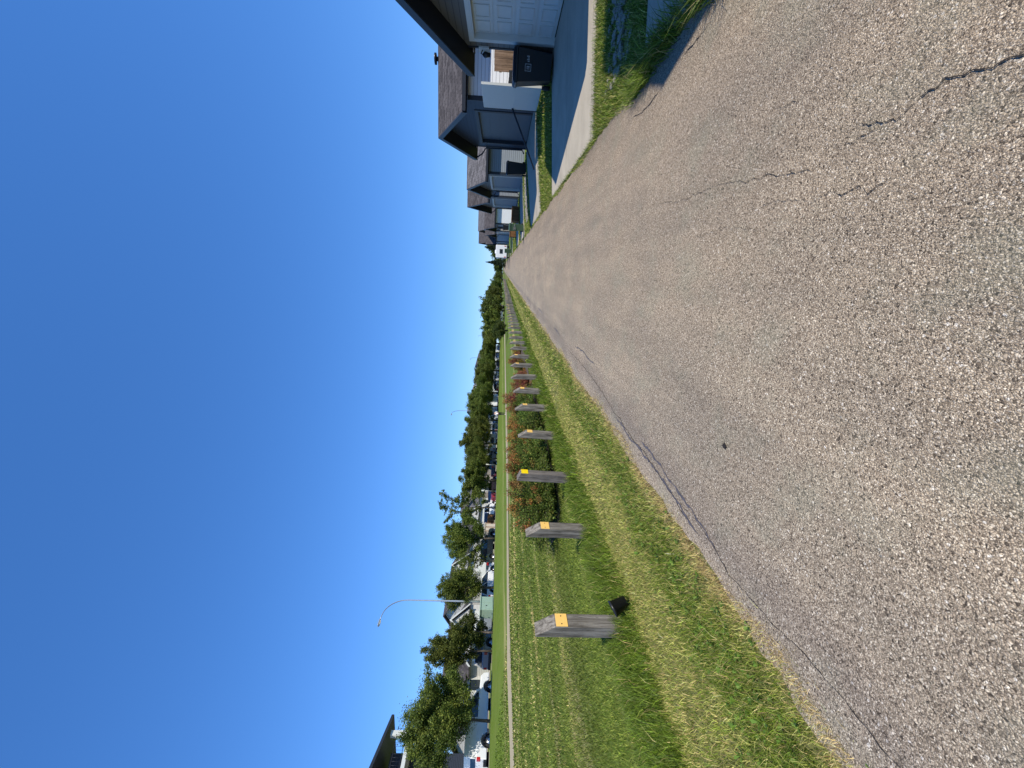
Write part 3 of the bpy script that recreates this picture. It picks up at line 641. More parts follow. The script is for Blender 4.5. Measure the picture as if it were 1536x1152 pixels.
put(s1, -5.0, 7.55, 1.0, 1.0, 0, 'green shrub with orange tips behind the second bollard, nearest in the bed', 'shrub', GS)
put(s2, -4.95, 8.9, 1.0, 1.0, 1, 'dense green shrub with drooping orange sprays behind the third bollard', 'shrub', GS)
put(copy_tree(s1), -4.95, 10.3, 1.0, 1.0, 3, 'orange topped shrub just left of the fourth bollard', 'shrub', GS)
put(copy_tree(s2), -4.95, 11.7, 1.0, .93, 4.4, 'green shrub between the fourth and fifth bollards', 'shrub', GS)
put(copy_tree(s1), -5.0, 13.1, 1.0, .88, 5.2, 'shrub behind the fifth bollard next to the red one', 'shrub', GS)
put(s3, -5.2, 14.9, 1.15, 1.06, 0, 'dark red barberry shrub, tallest in the bed', 'shrub', GS)
put(copy_tree(s3), -4.8, 16.5, .8, .75, 2, 'smaller reddish barberry shrub right of the tall red one', 'shrub', GS)
put(s4, -4.9, 19.6, 1.1, 1.0, 0, 'small yellow green shrub on bare soil past the red shrubs', 'shrub', GS)
put(copy_tree(s3), -5.2, 22.2, .75, .78, 3, 'small orange red shrub near the far end of the bed', 'shrub', GS)
put(copy_tree(s4), -5.0, 24.0, 1.2, .9, 3, 'last small shrub at the far end of the bed', 'shrub', GS)

# ------------------------------------------------ houses on the right, garages facing the lane
FX = 5.72
def right_house(yc, half, bz, eave, apex, wall, sidew, door, d0, d1, dtop, roof, label, depth=13, panels=False, trim='white_paint', flat_y=None, name='house', shade_board=False):
    ro = empty(name, (FX, yc, 0), 0, label, 'house', 'garages and houses along the right of the lane')
    L = depth; wy = half-.35; sl = (apex-eave)/half; wall_e = eave+sl*.35-.02
    d0 -= yc; d1 -= yc
    w = MB(); t = .12; ty = lambda y: apex-.16-abs(y)*sl
    # front gable wall round the door opening
    w.prism([(-wy, bz-.4), (d0, bz-.4), (d0, ty(d0)), (-wy, ty(wy))], 'x', 0, t)
    w.prism([(d1, bz-.4), (wy, bz-.4), (wy, ty(wy)), (d1, ty(d1))], 'x', 0, t)
    w.prism([(d0, dtop), (d1, dtop), (d1, ty(d1)), (0, ty(0)), (d0, ty(d0))], 'x', 0, t) if d0 < 0 < d1 else None
    w.build('front_wall', M[wall], ro)
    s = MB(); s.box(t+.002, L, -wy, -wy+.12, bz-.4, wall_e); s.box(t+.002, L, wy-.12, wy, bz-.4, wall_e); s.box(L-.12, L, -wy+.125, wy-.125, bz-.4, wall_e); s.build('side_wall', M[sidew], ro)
    r_ = MB(); th = .07
    for sg in (-1, 1): r_.prism([(0, apex), (sg*half, eave), (sg*half, eave-th), (0, apex-th)], 'x', -.5, L+.4)
    rf = r_.build('roof', M[roof], ro)
    fb = MB()
    for sg in (-1, 1): fb.prism([(0, apex-.005), (sg*(half+.01), eave-.005-.0), (sg*(half+.01), eave-.2), (0, apex-.2)], 'x', -.54, -.502)
    fb.build('rake_board', M['dark_trim'], rf)
    sf = MB()
    for sg in (-1, 1): sf.prism([(0, apex-th-.09), (sg*half, eave-th-.09), (sg*half, eave-th-.12), (0, apex-th-.12)], 'x', -.5, -.003)
    sf.build('soffit', M['soffit'], rf)
    ef = MB()
    for sg in (-1, 1): ef.box(-.49, L+.4, sg*(half+.012)-.06, sg*(half+.012)+.06, eave-.14, eave-.02)
    ef.build('gutter', M['dark_trim'], rf)
    se = MB()
    for sg in (-1, 1): se.box(-.002, L, min(sg*wy, sg*half)+.002, max(sg*wy, sg*half)-.002, eave-.2, eave-.17)
    se.build('eave_soffit', M['soffit'], rf)
    # door, recessed, with jamb trim
    if panels:
        dm = MB(); dm.box(.14, .17, d0, d1, bz+.03, dtop)
        nr, nc = 4, 8; hh = (dtop-bz-.03)/nr; ww = (d1-d0)/nc
        for i in range(nr):
            dm.box(.125, .138, d0+.032, d1-.032, bz+.03+i*hh+.012, bz+.03+(i+1)*hh-.012-.03*(i == 3))
            for j in range(nc):
                y0, z0 = d0+j*ww+.07, bz+.03+i*hh+.09
                for (a, b, c_, e2) in ((y0, y0+ww-.14, z0, z0+.022), (y0, y0+ww-.14, z0+hh-.2, z0+hh-.178), (y0, y0+.022, z0+.023, z0+hh-.201), (y0+ww-.162, y0+ww-.14, z0+.023, z0+hh-.201)): dm.box(.105, .1245, a, b, c_, e2)
        dd = dm.build('garage_door', M[door], ro)
    else:
        dm = MB(); dm.box(.14, .17, d0, d1, bz+.03, dtop)
        for i in range(5): dm.box(.13, .139, d0+.01, d1-.01, bz+.035+i*(dtop-bz-.05)/5, bz+.025+(i+1)*(dtop-bz-.05)/5)
        dm.build('garage_door', M[door], ro)
    tm = MB(); tw = .11
    tm.box(-.025, .122, d1+.002, d1+tw, bz, dtop+tw); tm.box(-.025, .122, d0-tw, d0-.002, bz, dtop+tw); tm.box(-.025, .122, d0, d1, dtop+.002, dtop+tw); tm.box(-.024, .139, d0+.0, d0+.03, bz, dtop-.03) ; tm.box(-.024, .139, d1-.03, d1, bz, dtop-.03); tm.box(-.024, .139, d0, d1, dtop-.029, dtop+.0); tm.build('door_trim', M[trim], ro)
    cb = MB()
    for sg in (-1, 1): cb.box(-.02, .13, sg*wy-(.05 if sg > 0 else -.0)-.03*(sg < 0), sg*wy+(.02), bz-.3, wall_e-.15)
    cb.build('corner_board', M['dark_trim'], ro)
    if panels: return ro
    dp = MB(); dp.tube([(-.42, half-.02, eave-.16), (-.30, wy+.06, eave-.45), (-.07, wy-.04, eave-.62), (-.06, wy-.04, bz+.2), (-.22, wy-.04, bz+.12)], .035, 8); dp.build('downpipe', M['dark_trim'], ro)
    return ro
h0 = right_house(1.9, 3.15, .3, 3.3, 4.68, 'grey_siding', 'grey_siding', 'white_paint', -.5, 4.3, 2.45, 'shingle', 'grey house beside the camera whose gable shadow falls across the near driveway')
h1 = right_house(9.9, 3.15, .3, 2.66, 3.93, 'grey_siding', 'grey_siding', 'white_paint', 7.35, 12.28, 2.46, 'shingle', 'nearest grey-brown house with white panelled garage door and dark rake boards', panels=True)
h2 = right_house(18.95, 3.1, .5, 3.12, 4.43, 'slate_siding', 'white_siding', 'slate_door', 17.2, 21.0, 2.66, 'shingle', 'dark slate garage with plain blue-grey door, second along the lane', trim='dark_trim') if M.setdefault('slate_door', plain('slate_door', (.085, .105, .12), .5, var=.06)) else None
h3 = right_house(30.2, 3.1, .3, 2.75, 4.2, 'grey_siding', 'grey2_siding', 'grey_door', 28.0, 32.4, 2.42, 'shingle2', 'third garage house with grey shingled gable and light grey door', trim='white_paint') if M.setdefault('grey_door', plain('grey_door', (.22, .25, .27), .5, var=.06)) else None
h4 = right_house(38.8, 3.4, .3, 2.9, 4.9, 'grey_siding', 'grey2_siding', 'grey_door', 36.6, 41.0, 2.45, 'shingle', 'fourth garage house with brown roof behind the grey gable')
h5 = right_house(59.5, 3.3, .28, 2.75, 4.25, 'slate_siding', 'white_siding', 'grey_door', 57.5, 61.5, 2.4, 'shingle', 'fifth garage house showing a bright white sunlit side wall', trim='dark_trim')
h6 = right_house(70.5, 3.3, .25, 2.9, 4.6, 'beige_siding', 'beige_siding', 'white_paint', 68.6, 72.4, 2.4, 'shingle', 'sixth small garage house beyond the white side wall')
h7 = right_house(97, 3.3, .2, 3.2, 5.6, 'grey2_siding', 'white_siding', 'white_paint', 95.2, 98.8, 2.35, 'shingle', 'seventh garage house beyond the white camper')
# wall lamp on the first house
e_ = empty('wall_lamp', (FX-.03, 12.72, 2.2), 0, 'black coach lamp on a white block beside the white garage door', 'wall lamp')
MB().box(-.02, .028, -.11, .11, -.14, .14).build('mounting_block', M['white_paint'], e_, bevel=.005)
lb = MB(); lb.tube([(-.02, 0, .04), (-.1, 0, .08), (-.12, 0, .02)], .015, 8); lb.tube([(-.12, 0, .03), (-.12, 0, -.02), (-.12, 0, -.18)], [.03, .075, .045], 10); lb.build('lantern', M['black_plastic'], e_)
# roof vent
e_ = empty('roof_vent', (8.05, 19.0, 4.40), 0, 'small black vent on the ridge of the slate garage roof', 'roof vent')
vb = MB(); vb.tube([(0, 0, -.1), (0, 0, .1)], .08, 12); vb.tube([(0, 0, .1), (0, 0, .17)], .2, 14); vb.build('cap', M['black_plastic'], e_)
# wheeled bins
def wheelie(name, body, loc, rz, label, w=.58, d=.68, hgt=.98, group=None, marks=True):
    e = empty(name, loc, rz, label, 'bin', group)
    def fr(z, k): return [(-w/2*k, -d/2*k, z), (w/2*k, -d/2*k, z), (w/2*k, d/2*k, z), (-w/2*k, d/2*k, z)]
    vs = fr(.06, .78)+fr(hgt, 1.0)+fr(hgt, 1.07)+fr(hgt+.05, 1.07)
    mb = MB(); mb.add(vs, [(3, 2, 1, 0)]+[(i*4+k, i*4+(k+1) % 4, (i+1)*4+(k+1) % 4, (i+1)*4+k) for i in range(3) for k in range(4)]+[(12, 13, 14, 15)])
    b = mb.build('body', body, e, bevel=.02)
    ld = MB(); vs = [(-w/2*1.1, -d/2*1.12, hgt+.055), (w/2*1.1, -d/2*1.12, hgt+.055), (w/2*1.1, d/2*1.1, hgt+.055), (-w/2*1.1, d/2*1.1, hgt+.055), (-w/2*.9, -d/2*.95, hgt+.12), (w/2*.9, -d/2*.95, hgt+.12), (w/2*.95, d/2*1.05, hgt+.13), (-w/2*.95, d/2*1.05, hgt+.13)]
    ld.add(vs, [(3, 2, 1, 0), (4, 5, 6, 7)]+[(k, (k+1) % 4, (k+1) % 4+4, k+4) for k in range(4)]); ld.build('lid', body, e, bevel=.02)
    for sx in (-1, 1): MB().tube([(sx*(w/2-.05), d/2*.85, .12), (sx*(w/2+.03), d/2*.85, .12)], .12, 18).build('wheel', M['rubber'], e)
    MB().tube([(-w/2*.8, d/2*1.1, hgt+.02), (-w/2*.8, d/2+.12, hgt+.04), (w/2*.8, d/2+.12, hgt+.04), (w/2*.8, d/2*1.1, hgt+.02)], .014, 8).build('handle', body, e)
    if marks:
        mk = MB(); zc = .66; yf = -d/2*.93-.018
        def bar(x0, x1, z0, z1): mk.box(x0, x1, yf-.004, yf+.02, z0, z1)
        bar(-.13, .03, zc+.1, zc+.112); bar(-.13, .03, zc-.05, zc-.038); bar(-.13, -.118, zc-.037, zc+.099); bar(.018, .03, zc-.037, zc+.099); bar(-.085, -.07, zc-.01, zc+.07); bar(-.05, -.02, zc-.01, zc+.07)
        for k in range(4): bar(.07+k*.035, .09+k*.035, zc+.0, zc+.05+.02*(k % 2))
        mk.build('printed_mark', M['bin_print'], b)
    return e
wheelie('wheeled_bin', M['black_plastic'], (5.28, 12.6, gz(5.28, 12.5)+.03), R(-12), 'large black wheeled bin with a white printed mark beside the white garage door', .74, .74, .97)
wheelie('wheeled_bin', M['black_plastic'], (5.1, 22.9, .36), R(-10), 'black wheeled bin in front of the pale slats beyond the slate garage', .62, .7, .98, marks=False)
wheelie('wheeled_bin', M['green_plastic'], (2.72, 28.4, .03), R(-8), 'green wheeled bin at the lane edge beyond the driveways', .48, .6, .95)
wheelie('wheeled_bin', M['green_plastic'], (2.7, 66, .05), R(-8), 'distant green wheeled bin just before the white camper', .6, .68, .98, marks=False)
wheelie('wheeled_bin', M['black_plastic'], (4.9, 52, .25), R(-8), 'black wheeled bin in front of the bright white side wall', .62, .7, 1.2, marks=False)
def crate(loc, rz, w, d, h_, label):
    e = empty('timber_box', loc, rz, label, 'timber box', 'brown timber boxes beside the lane')
    for k in range(4):
        z0 = k*h_/4+.004
        MB().box(-w/2, w/2, -d/2, -d/2+.03, z0, z0+h_/4-.012).build('board', M['brown_wood'], e); MB().box(-w/2, -w/2+.03, -d/2+.032, d/2, z0, z0+h_/4-.012).build('board', M['brown_wood'], e)
    MB().box(w/2-.03, w/2, -d/2+.032, d/2, .004, h_-.008).build('back_board', M['brown_wood'], e); MB().box(-w/2, w/2-.032, d/2-.03, d/2-.001, .004, h_-.008).build('side_board', M['brown_wood'], e)
    MB().box(-w/2-.03, w/2+.03, -d/2-.03, d/2+.03, h_, h_+.04).build('lid', M['brown_wood'], e)
crate((4.3, 34.8, gz(4.3, 34.8)), .0, 1.1, 1.6, .62, 'brown timber storage box behind the green bin')
crate((3.7, 44.4, gz(3.7, 44)), .0, .9, 1.4, .62, 'smaller brown timber box farther along the lane')
# white panel gate, brown fence and grey gate between the first two houses
e_ = empty('white_panel', (5.5, 15.2, gz(5.5, 14.85)), 0, 'plain pale panel gate standing between the two garages', 'gate')
MB().box(-.02, .02, -.92, .92, .08, 1.98).build('panel', M['white_paint'], e_, bevel=.004); MB().box(-.035, .035, .925, .97, -.1, 2.0).build('post', M['dark_trim'], e_); MB().box(-.035, .035, -.965, -.925, -.1, 1.98).build('post', M['white_paint'], e_)
def fence(name, x0, x1, y, z0, z1, mat, label, n=9):
    e = empty(name, (x0, y, 0), 0, label, 'fence'); w = (x1-x0)/n
    mb = MB()
    for k in range(n): mb.box(k*w+.004, (k+1)*w-.004, 0, .02, z0, z1+rnd.uniform(-.01, .01))
    mb.build('boards', mat, e); MB().box(0, x1-x0, .022, .06, z1-.25, z1-.17).build('rail', mat, e); MB().box(0, x1-x0, .022, .06, z0+.2, z0+.28).build('rail', mat, e)
fence('wooden_fence', 6.1, 8.6, 14.9, .35, 1.99, M['fence_wood'], 'sunlit brown board fence behind the black bin', 14)
fence('grey_gate', 5.6, 6.08, 14.7, .35, 1.5, M['dark_trim'], 'dark grey board gate beside the pale panel', 5)
e_ = empty('handrail', (FX, 16.2, 0), 0, 'dark sloping handrail at the corner of the slate garage', 'handrail')
hr = MB(); hr.tube([(-.2, -.2, 1.35), (-1.3, .5, .7), (-1.9, .9, .35)], .03, 8); hr.build('rail', M['dark_trim'], e_)
# tall houses farther off on the right
def block_house(name, cx, cy, w, d, bz, eave, ridge, wall, roof, label, ridge_axis='y', windows=(), front=-1, cat='house', group='distant houses'):
    e = empty(name, (cx, cy, 0), 0, label, cat, group)
    MB().box(-w/2, w/2, -d/2, d/2, bz-.5, eave).build('wall', M[wall], e)
    r_ = MB(); ov = .45
    if ridge_axis == 'y':
        r_.prism([(-w/2-ov, eave-.02), (0, ridge), (w/2+ov, eave-.02), (w/2+ov, eave+.12), (0, ridge+.15), (-w/2-ov, eave+.12)], 'y', -d/2-ov, d/2+ov)
        g_ = MB(); g_.prism([(-w/2, eave+.003), (w/2, eave+.003), (0, ridge-.05)], 'y', -d/2, d/2); g_.build('gable', M[wall], e)
    else:
        r_.prism([(-d/2-ov, eave-.02), (0, ridge), (d/2+ov, eave-.02), (d/2+ov, eave+.12), (0, ridge+.15), (-d/2-ov, eave+.12)], 'x', -w/2-ov, w/2+ov)
        g_ = MB(); g_.prism([(-d/2, eave+.003), (d/2, eave+.003), (0, ridge-.05)], 'x', -w/2, w/2); g_.build('gable', M[wall], e)
    r_.build('roof', M[roof], e)
    for (face, u, z, ww, hh) in windows:
        fr = MB(); gl = MB(); t = .05
        for (mb, a, b, dp) in ((fr, ww/2+.08, hh/2+.08, .05), (gl, ww/2, hh/2, .058)):
            if face == '+x': mb.box(w/2, w/2+dp, u-a, u+a, z-b, z+b)
            elif face == '-x': mb.box(-w/2-dp, -w/2, u-a, u+a, z-b, z+b)
            else: mb.box(u-a, u+a, -d/2-dp, -d/2, z-b, z+b)
        fo = fr.build('window', M['white_paint'], e); gl.build('pane', M['glass'], fo)
    return e
block_house('distant_house', 14, 92, 12, 10, .3, 5.2, 7.0, 'pale_siding', 'shingle2', 'far house with pale wall and long grey roof above the camper', 'x', [('-y', -3, 3.6, 1.2, 1.2), ('-y', 1.5, 3.6, 1.2, 1.2)])
block_house('distant_house', 12, 112, 11, 11, .3, 5.6, 8.0, 'beige_siding', 'shingle', 'far brown roofed house behind the camper', 'x', [('-y', -3, 3.6, 1.2, 1.2), ('-y', 1.5, 3.6, 1.2, 1.2), ('-x', 0, 3.6, 1.4, 1.2)])
block_house('distant_house', 16, 142, 12, 12, .3, 5.6, 9.2, 'grey2_siding', 'shingle', 'farthest right house with steep brown roof over the trees', 'y', [('-y', -2, 4, 1.2, 1.2)])
block_house('distant_house', 20, 78, 12, 12, .3, 4.8, 6.6, 'grey2_siding', 'shingle2', 'far grey house behind the seventh garage', 'x', [('-y', -3, 3.6, 1.2, 1.2)])

# ------------------------------------------------ white camper on the right of the lane
def camper(name, loc, rz, L, w, h_, label, group, col='camper_white'):
    e = empty(name, loc, rz, label, 'camper', group)
    b = MB().box(-w/2, w/2, -L/2, L/2, .55, h_).build('body', M[col], e, bevel=.08)
    fr = MB().box(-.42, .42, -L/2-.03, -L/2-.001, h_*.5+.02, h_*.5+.62).build('window', M['dark_trim'], b); MB().box(-.37, .37, -L/2-.036, -L/2-.031, h_*.5+.07, h_*.5+.57).build('pane', M['glass'], fr)
    for sx in (-1, 1):
        MB().box(sx*(w/2-.18)-.07, sx*(w/2-.18)+.07, -L/2-.03, -L/2-.001, .75, 1.1).build('tail_light', M['red_lamp'], b)
        for yy in (-.5, .45): MB().tube([(sx*(w/2-.25), yy, .36), (sx*(w/2-.03), yy, .36)], .35, 20).build('wheel', M['rubber'], e)
        MB().box(sx*(w/2+.001), sx*(w/2+.03), -L*.25, L*.2, h_*.55, h_*.55+.55).build('side_window', M['glass'], b)
    MB().box(-w/2+.1, w/2-.1, -L/2-.12, -L/2-.002, .42, .54).build('bumper', M['dark_trim'], e)
    MB().box(-.35, .35, -L*.1, L*.1, h_+.002, h_+.22).build('roof_unit', M[col], e, bevel=.04)
    return e
M['camper_white'] = plain('camper_white', (.72, .73, .74), .35, .4, var=.03)
M['camper_beige'] = plain('camper_beige', (.52, .46, .38), .5, var=.06)
camper('camper_trailer', (3.15, 84, gz(3.15, 84)), 0, 6.5, 2.4, 2.75, 'white camper trailer seen from behind, parked at the right edge of the lane', 'white campers')
GC = 'white campers by the street'
for (y, hh, l, lb) in ((88.2, 3.1, 4.4, 'farthest of the three white camper trailers by the street'), (83.3, 3.0, 4.6, 'middle white camper trailer of the three by the street'), (79.6, 2.7, 3.0, 'nearest, lowest white camper of the three beside the second street lamp')):
    camper('camper_trailer', (-30.2, y, .58), 0, l, 2.3, hh, lb, GC)
camper('cargo_trailer', (-30.2, 62.2, .58), 0, 5.8, 2.0, 1.75, 'low beige box trailer left of the walking person', 'trailers', 'camper_beige')

# ------------------------------------------------ cars
def paint(name, c): 
    m = NM(name, .3, .5); n = m.noise(m.co('Object'), 2, 2); m.base(m.mix(n, tuple(x*.95 for x in c), tuple(min(1, x*1.05) for x in c))); m.b.inputs['Coat Weight'].default_value = .6; m.b.inputs['Coat Roughness'].default_value = .08; return m.m
PA = {k: paint('paint_'+k, c) for k, c in dict(white=(.75, .76, .77), dark_green=(.02, .035, .035), maroon=(.14, .02, .035), blue=(.025, .05, .09), grey=(.22, .25, .28), silver=(.5, .52, .54), black=(.02, .02, .022)).items()}
PROF = {  # side profile (y along length from the rear, z); length, lower body then roofline
 'sedan': (4.7, 1.42, [(0, .35), (0, .85), (.15, 1.0), (.85, 1.03), (3.35, .98), (4.45, .78), (4.7, .6), (4.7, .32)], [(.7, 1.0), (1.35, 1.39), (2.4, 1.42), (3.4, .97)]),
 'suv': (4.75, 1.75, [(0, .4), (0, 1.0), (.08, 1.1), (3.5, 1.08), (4.5, .98), (4.75, .75), (4.75, .38)], [(.1, 1.09), (.5, 1.68), (2.6, 1.74), (3.55, 1.07)]),
 'pickup': (5.7, 1.85, [(0, .5), (0, 1.18), (4.25, 1.18), (5.4, 1.08), (5.65, .9), (5.7, .45)], [(2.15, 1.17), (2.3, 1.83), (3.6, 1.85), (4.35, 1.17)]),
 'canopy': (5.3, 1.9, [(0, .5), (0, 1.18), (4.0, 1.18), (5.05, 1.08), (5.25, .9), (5.3, .45)], [(.05, 1.17), (.2, 1.88), (3.2, 1.9), (4.1, 1.17)])}
def car(kind, col, loc, rz, label, w=1.82):
    L, Hh, lo, gh = PROF[kind]; nm = {'sedan': 'sedan_car', 'suv': 'suv_car', 'pickup': 'pickup_truck', 'canopy': 'pickup_truck'}[kind]
    e = empty(nm, loc, rz, label, 'pickup truck' if 'truck' in nm else 'car', 'vehicles parked along the street')
    wr = .36 if kind in ('suv', 'pickup', 'canopy') else .32; wx = [L*.19, L*.81]; zb = lo[0][1]
    def arch(cx): return [(cx-wr*1.22*math.cos(t), .5*0+zb+max(0, (wr*1.3)*math.sin(t)-(zb-wr)*.6)) for t in [math.pi*k/8 for k in range(9)]]
    bot = [(L, zb)]+[p for p in reversed(arch(wx[1]))]+[p for p in reversed(arch(wx[0]))]+[(0, zb)]
    poly = [(y-L/2, z) for y, z in lo[1:-1]]+[(y-L/2, z) for y, z in bot]
    b = MB(); b.prism(poly, 'x', -w/2, w/2)
    b = b.build('body', PA[col], e, bevel=.05)
    g_ = MB(); n = len(gh); vs = []
    for sx in (-1, 1):
        for i, (y, z) in enumerate(gh): vs.append((sx*(w/2-.03 if i in (0, n-1) else w/2-.2), y-L/2, z))
    g_.add(vs, [tuple(range(n)), tuple(range(2*n-1, n-1, -1))]+[(i, i+n, (i+1) % n+n, (i+1) % n) for i in range(n)]); g_.build('windows', M['glass'], e, bevel=.03)
    rf = MB(); y0, z0 = gh[1]; y1, z1 = gh[2]; rf.prism([(y0-L/2-.06, z0-.02), (y0-L/2, z0+.02), (y1-L/2, z1+.02), (y1-L/2+.08, z1-.04)], 'x', -w/2+.17, w/2-.17)
    for sx in (-1, 1):
        for (a, b_) in (((gh[0][0], gh[0][1], w/2-.03), (gh[1][0], gh[1][1], w/2-.2)), ((gh[3][0], gh[3][1], w/2-.03), (gh[2][0], gh[2][1], w/2-.2)), (((gh[0][0]+gh[3][0])*.5, gh[0][1], w/2-.03), ((y0+y1)/2, (z0+z1)/2, w/2-.2))):
            rf.tube([(sx*(a[2]+.01), a[0]-L/2, a[1]), (sx*(b_[2]+.01), b_[0]-L/2, b_[1])], .045, 6)
    if kind == 'canopy': rf.box(-w/2+.03, w/2-.03, -L/2+.12, -L/2+2.3, 1.17, 1.89)
    rf.build('roof', PA[col], e)
    for sx in (-1, 1):
        for yy in wx:
            t = MB().tube([(sx*(w/2-.2), yy-L/2, wr), (sx*(w/2+.01), yy-L/2, wr)], wr, 22).build('wheel', M['rubber'], e)
            MB().tube([(sx*(w/2+.011), yy-L/2, wr), (sx*(w/2+.02), yy-L/2, wr)], wr*.62, 14).build('rim', M['chrome'], t)
        zt = lo[1][1]; MB().box(sx*(w/2-.12)-.11, sx*(w/2-.12)+.125, -L/2-.015, -L/2+.12, zt-.3, zt-.06).build('tail_light', M['red_lamp'], e, bevel=.02)
        MB().box(sx*(w/2-.2)-.15, sx*(w/2-.2)+.15, L/2-.16, L/2+.005, .62, .76).build('headlight', M['clear_lamp'], e, bevel=.02)
        MB().box(min(sx*(w/2+.02), sx*(w/2+.2)), max(sx*(w/2+.02), sx*(w/2+.2)), gh[3][0]-L/2-.3, gh[3][0]-L/2-.18, gh[3][1]+.02, gh[3][1]+.2).build('mirror', PA[col], e, bevel=.02)
    MB().box(-w/2+.05, w/2-.05, -L/2-.08, -L/2+.03, zb, zb+.2).build('bumper', M['dark_trim'] if kind != 'sedan' else PA[col], e, bevel=.02)
    return e
ST = .58
car('canopy', 'white', (-29.6, 18.5, ST), 0, 'white canopy pickup half shaded by the largest street tree', 1.95)
car('suv', 'white', (-29.6, 13.1, ST), 0, 'white vehicle with red tail light cut off by the photo edge', 1.95)
car('suv', 'grey', (-29.8, 25.2, ST), R(0), 'dark grey hatchback with red tail light between two bushy trees')
car('suv', 'white', (-30, 30.6, ST), 0, 'white car beside the nearest street lamp').scale = (1, .9, .86)
car('pickup', 'dark_green', (-30, 35.4, ST), 0, 'dark green pickup in front of the white gabled house')
car('pickup', 'white', (-30.4, 42.4, ST), 0, 'white pickup behind the maroon sedan').scale = (1, .9, .95)
car('sedan', 'maroon', (-29.6, 47.1, ST), 0, 'maroon sedan on the street').scale = (1, 1.2, 1)
car('pickup', 'blue', (-30, 55.6, ST), 0, 'dark blue pickup under the leafy street trees')
car('sedan', 'grey', (-30, 69, ST), 0, 'dull grey car right behind the walking person')
car('sedan', 'silver', (-30, 74, ST), 0, 'silver car beyond the walking person')
car('sedan', 'maroon', (-30, 94.5, ST), 0, 'distant red car right of the white campers')
car('suv', 'white', (-30, 99.6, ST), 0, 'distant white car right after the red car')
car('suv', 'white', (-30, 105.8, ST), 0, 'second distant white car before the third street lamp')
car('sedan', 'silver', (-30, 112.5, ST), 0, 'distant silver car before the third street lamp')
car('sedan', 'black', (-30, 124, ST), 0, 'distant black car past the third street lamp')
car('suv', 'white', (-30, 136, ST), 0, 'far white car near the bend of the street')
car('sedan', 'silver', (-30, 150, ST), 0, 'farthest silver car on the street')
car('suv', 'white', (-13.5, 122, .12), R(60), 'white car glimpsed behind the last bollards at the tree line')
car('pickup', 'white', (4.2, 150, .2), 0, 'white truck far down the lane beyond the camper')
e_ = empty('wooden_crate', (-30, 38.6, ST), 0, 'pale beige plywood crate standing between the dark and the white pickups', 'crate')
cb = MB(); cb.box(-.7, .7, -.8, .8, .1, 1.5); cb.build('panel', M['camper_beige'], e_); cb = MB()
for k in (-.7, 0, .7): cb.box(.702, .74, k-.06, k+.06, .1, 1.5)
cb.build('batten', M['fence_wood'], e_); MB().box(-.75, .75, -.85, .85, 1.505, 1.56).build('lid', M['camper_beige'], e_)
e_ = empty('utility_trailer', (-30, 40.3, ST), 0, 'small reddish brown open trailer beside the beige crate', 'trailer')
ub = MB(); ub.box(-.8, .8, -.7, .7, .5, .6); ub.box(.76, .8, -.7, .7, .605, 1.3); ub.box(-.8, -.76, -.7, .7, .605, 1.3); ub.box(-.755, .755, -.7, -.66, .605, 1.3); ub.box(-.755, .755, .66, .7, .605, 1.3); ub.build('box', M['brown_wood'], e_)
for sx in (-1, 1): MB().tube([(sx*.82, 0, .32), (sx*.98, 0, .32)], .32, 18).build('wheel', M['rubber'], e_)
MB().tube([(0, .7, .5), (0, 1.7, .45)], .04, 6).build('drawbar', M['steel'], e_)

# ------------------------------------------------ street lamps, utility box
def lamp(y, label, s=1.0):
    e = empty('street_lamp', (-27.3, y, gz(-27.3, y)), 0, label, 'street lamp', 'curved steel lamps along the street')
    p = [(0, 0, 0), (0, 0, 3), (0, 0, 7.2)]; r_ = [.085, .07, .048]
    for k in range(1, 9):
        a = math.pi/2*k/8; p.append((0, -(1-math.cos(a))*1.55, 7.2+math.sin(a)*1.75)); r_.append(.048-.0024*k)
    p.append((0, -1.9, 8.97)); r_.append(.027)
    MB().tube(p, r_, 12).build('pole', M['steel'], e); MB().tube([(0, 0, 0), (0, 0, .5), (0, 0, .55)], [.17, .16, .11], 12).build('base_cover', M['steel'], e)
    hd = MB(); hd.box(-.13, .13, -2.5, -1.92, 8.91, 9.02); h_ = hd.build('lamp_head', M['steel'], e, bevel=.04); MB().box(-.1, .1, -2.42, -2.05, 8.87, 8.905).build('lens', M['clear_lamp'], h_)
lamp(26.1, 'nearest tall street lamp with curved arm beside the pale green box'); lamp(71.3, 'second street lamp with curved arm behind the walking person'); lamp(118, 'third street lamp, small against the dark trees'); lamp(160, 'farthest street lamp with its top over the trees')
e_ = empty('utility_cabinet', (-27.0, 25.25, gz(-27, 25.2)), 0, 'pale green utility cabinet at the foot of the nearest street lamp', 'cabinet')
MB().box(-.45, .45, -.66, .66, 0, 1.0).build('body', M['cabinet_green'], e_, bevel=.015); MB().box(-.5, .5, -.71, .71, 1.003, 1.09).build('lid', M['cabinet_green'], e_, bevel=.02)
MB().box(.452, .468, -.6, -.02, .08, .95).build('door', M['cabinet_green'], e_); MB().box(.452, .468, .02, .6, .08, .95).build('door', M['cabinet_green'], e_); MB().box(.47, .48, -.3, -.22, .5, .62).build('plate', M['dark_trim'], e_)
for (y, hh, lb) in ((43.6, 1.9, 'thin pale sign post beside the white pickup'), (50.5, 1.6, 'thin pale sign post right of the maroon sedan'), (66, 1.9, 'thin pale sign post left of the walking person')):
    e_ = empty('sign_post', (-27.6, y, gz(-27.6, y)), 0, lb, 'sign post', 'thin sign posts by the street'); MB().tube([(0, 0, 0), (0, 0, hh)], .03, 6).build('pole', M['steel'], e_); MB().box(.033, .04, -.15, .15, hh-.4, hh).build('plate', M['white_paint'], e_)

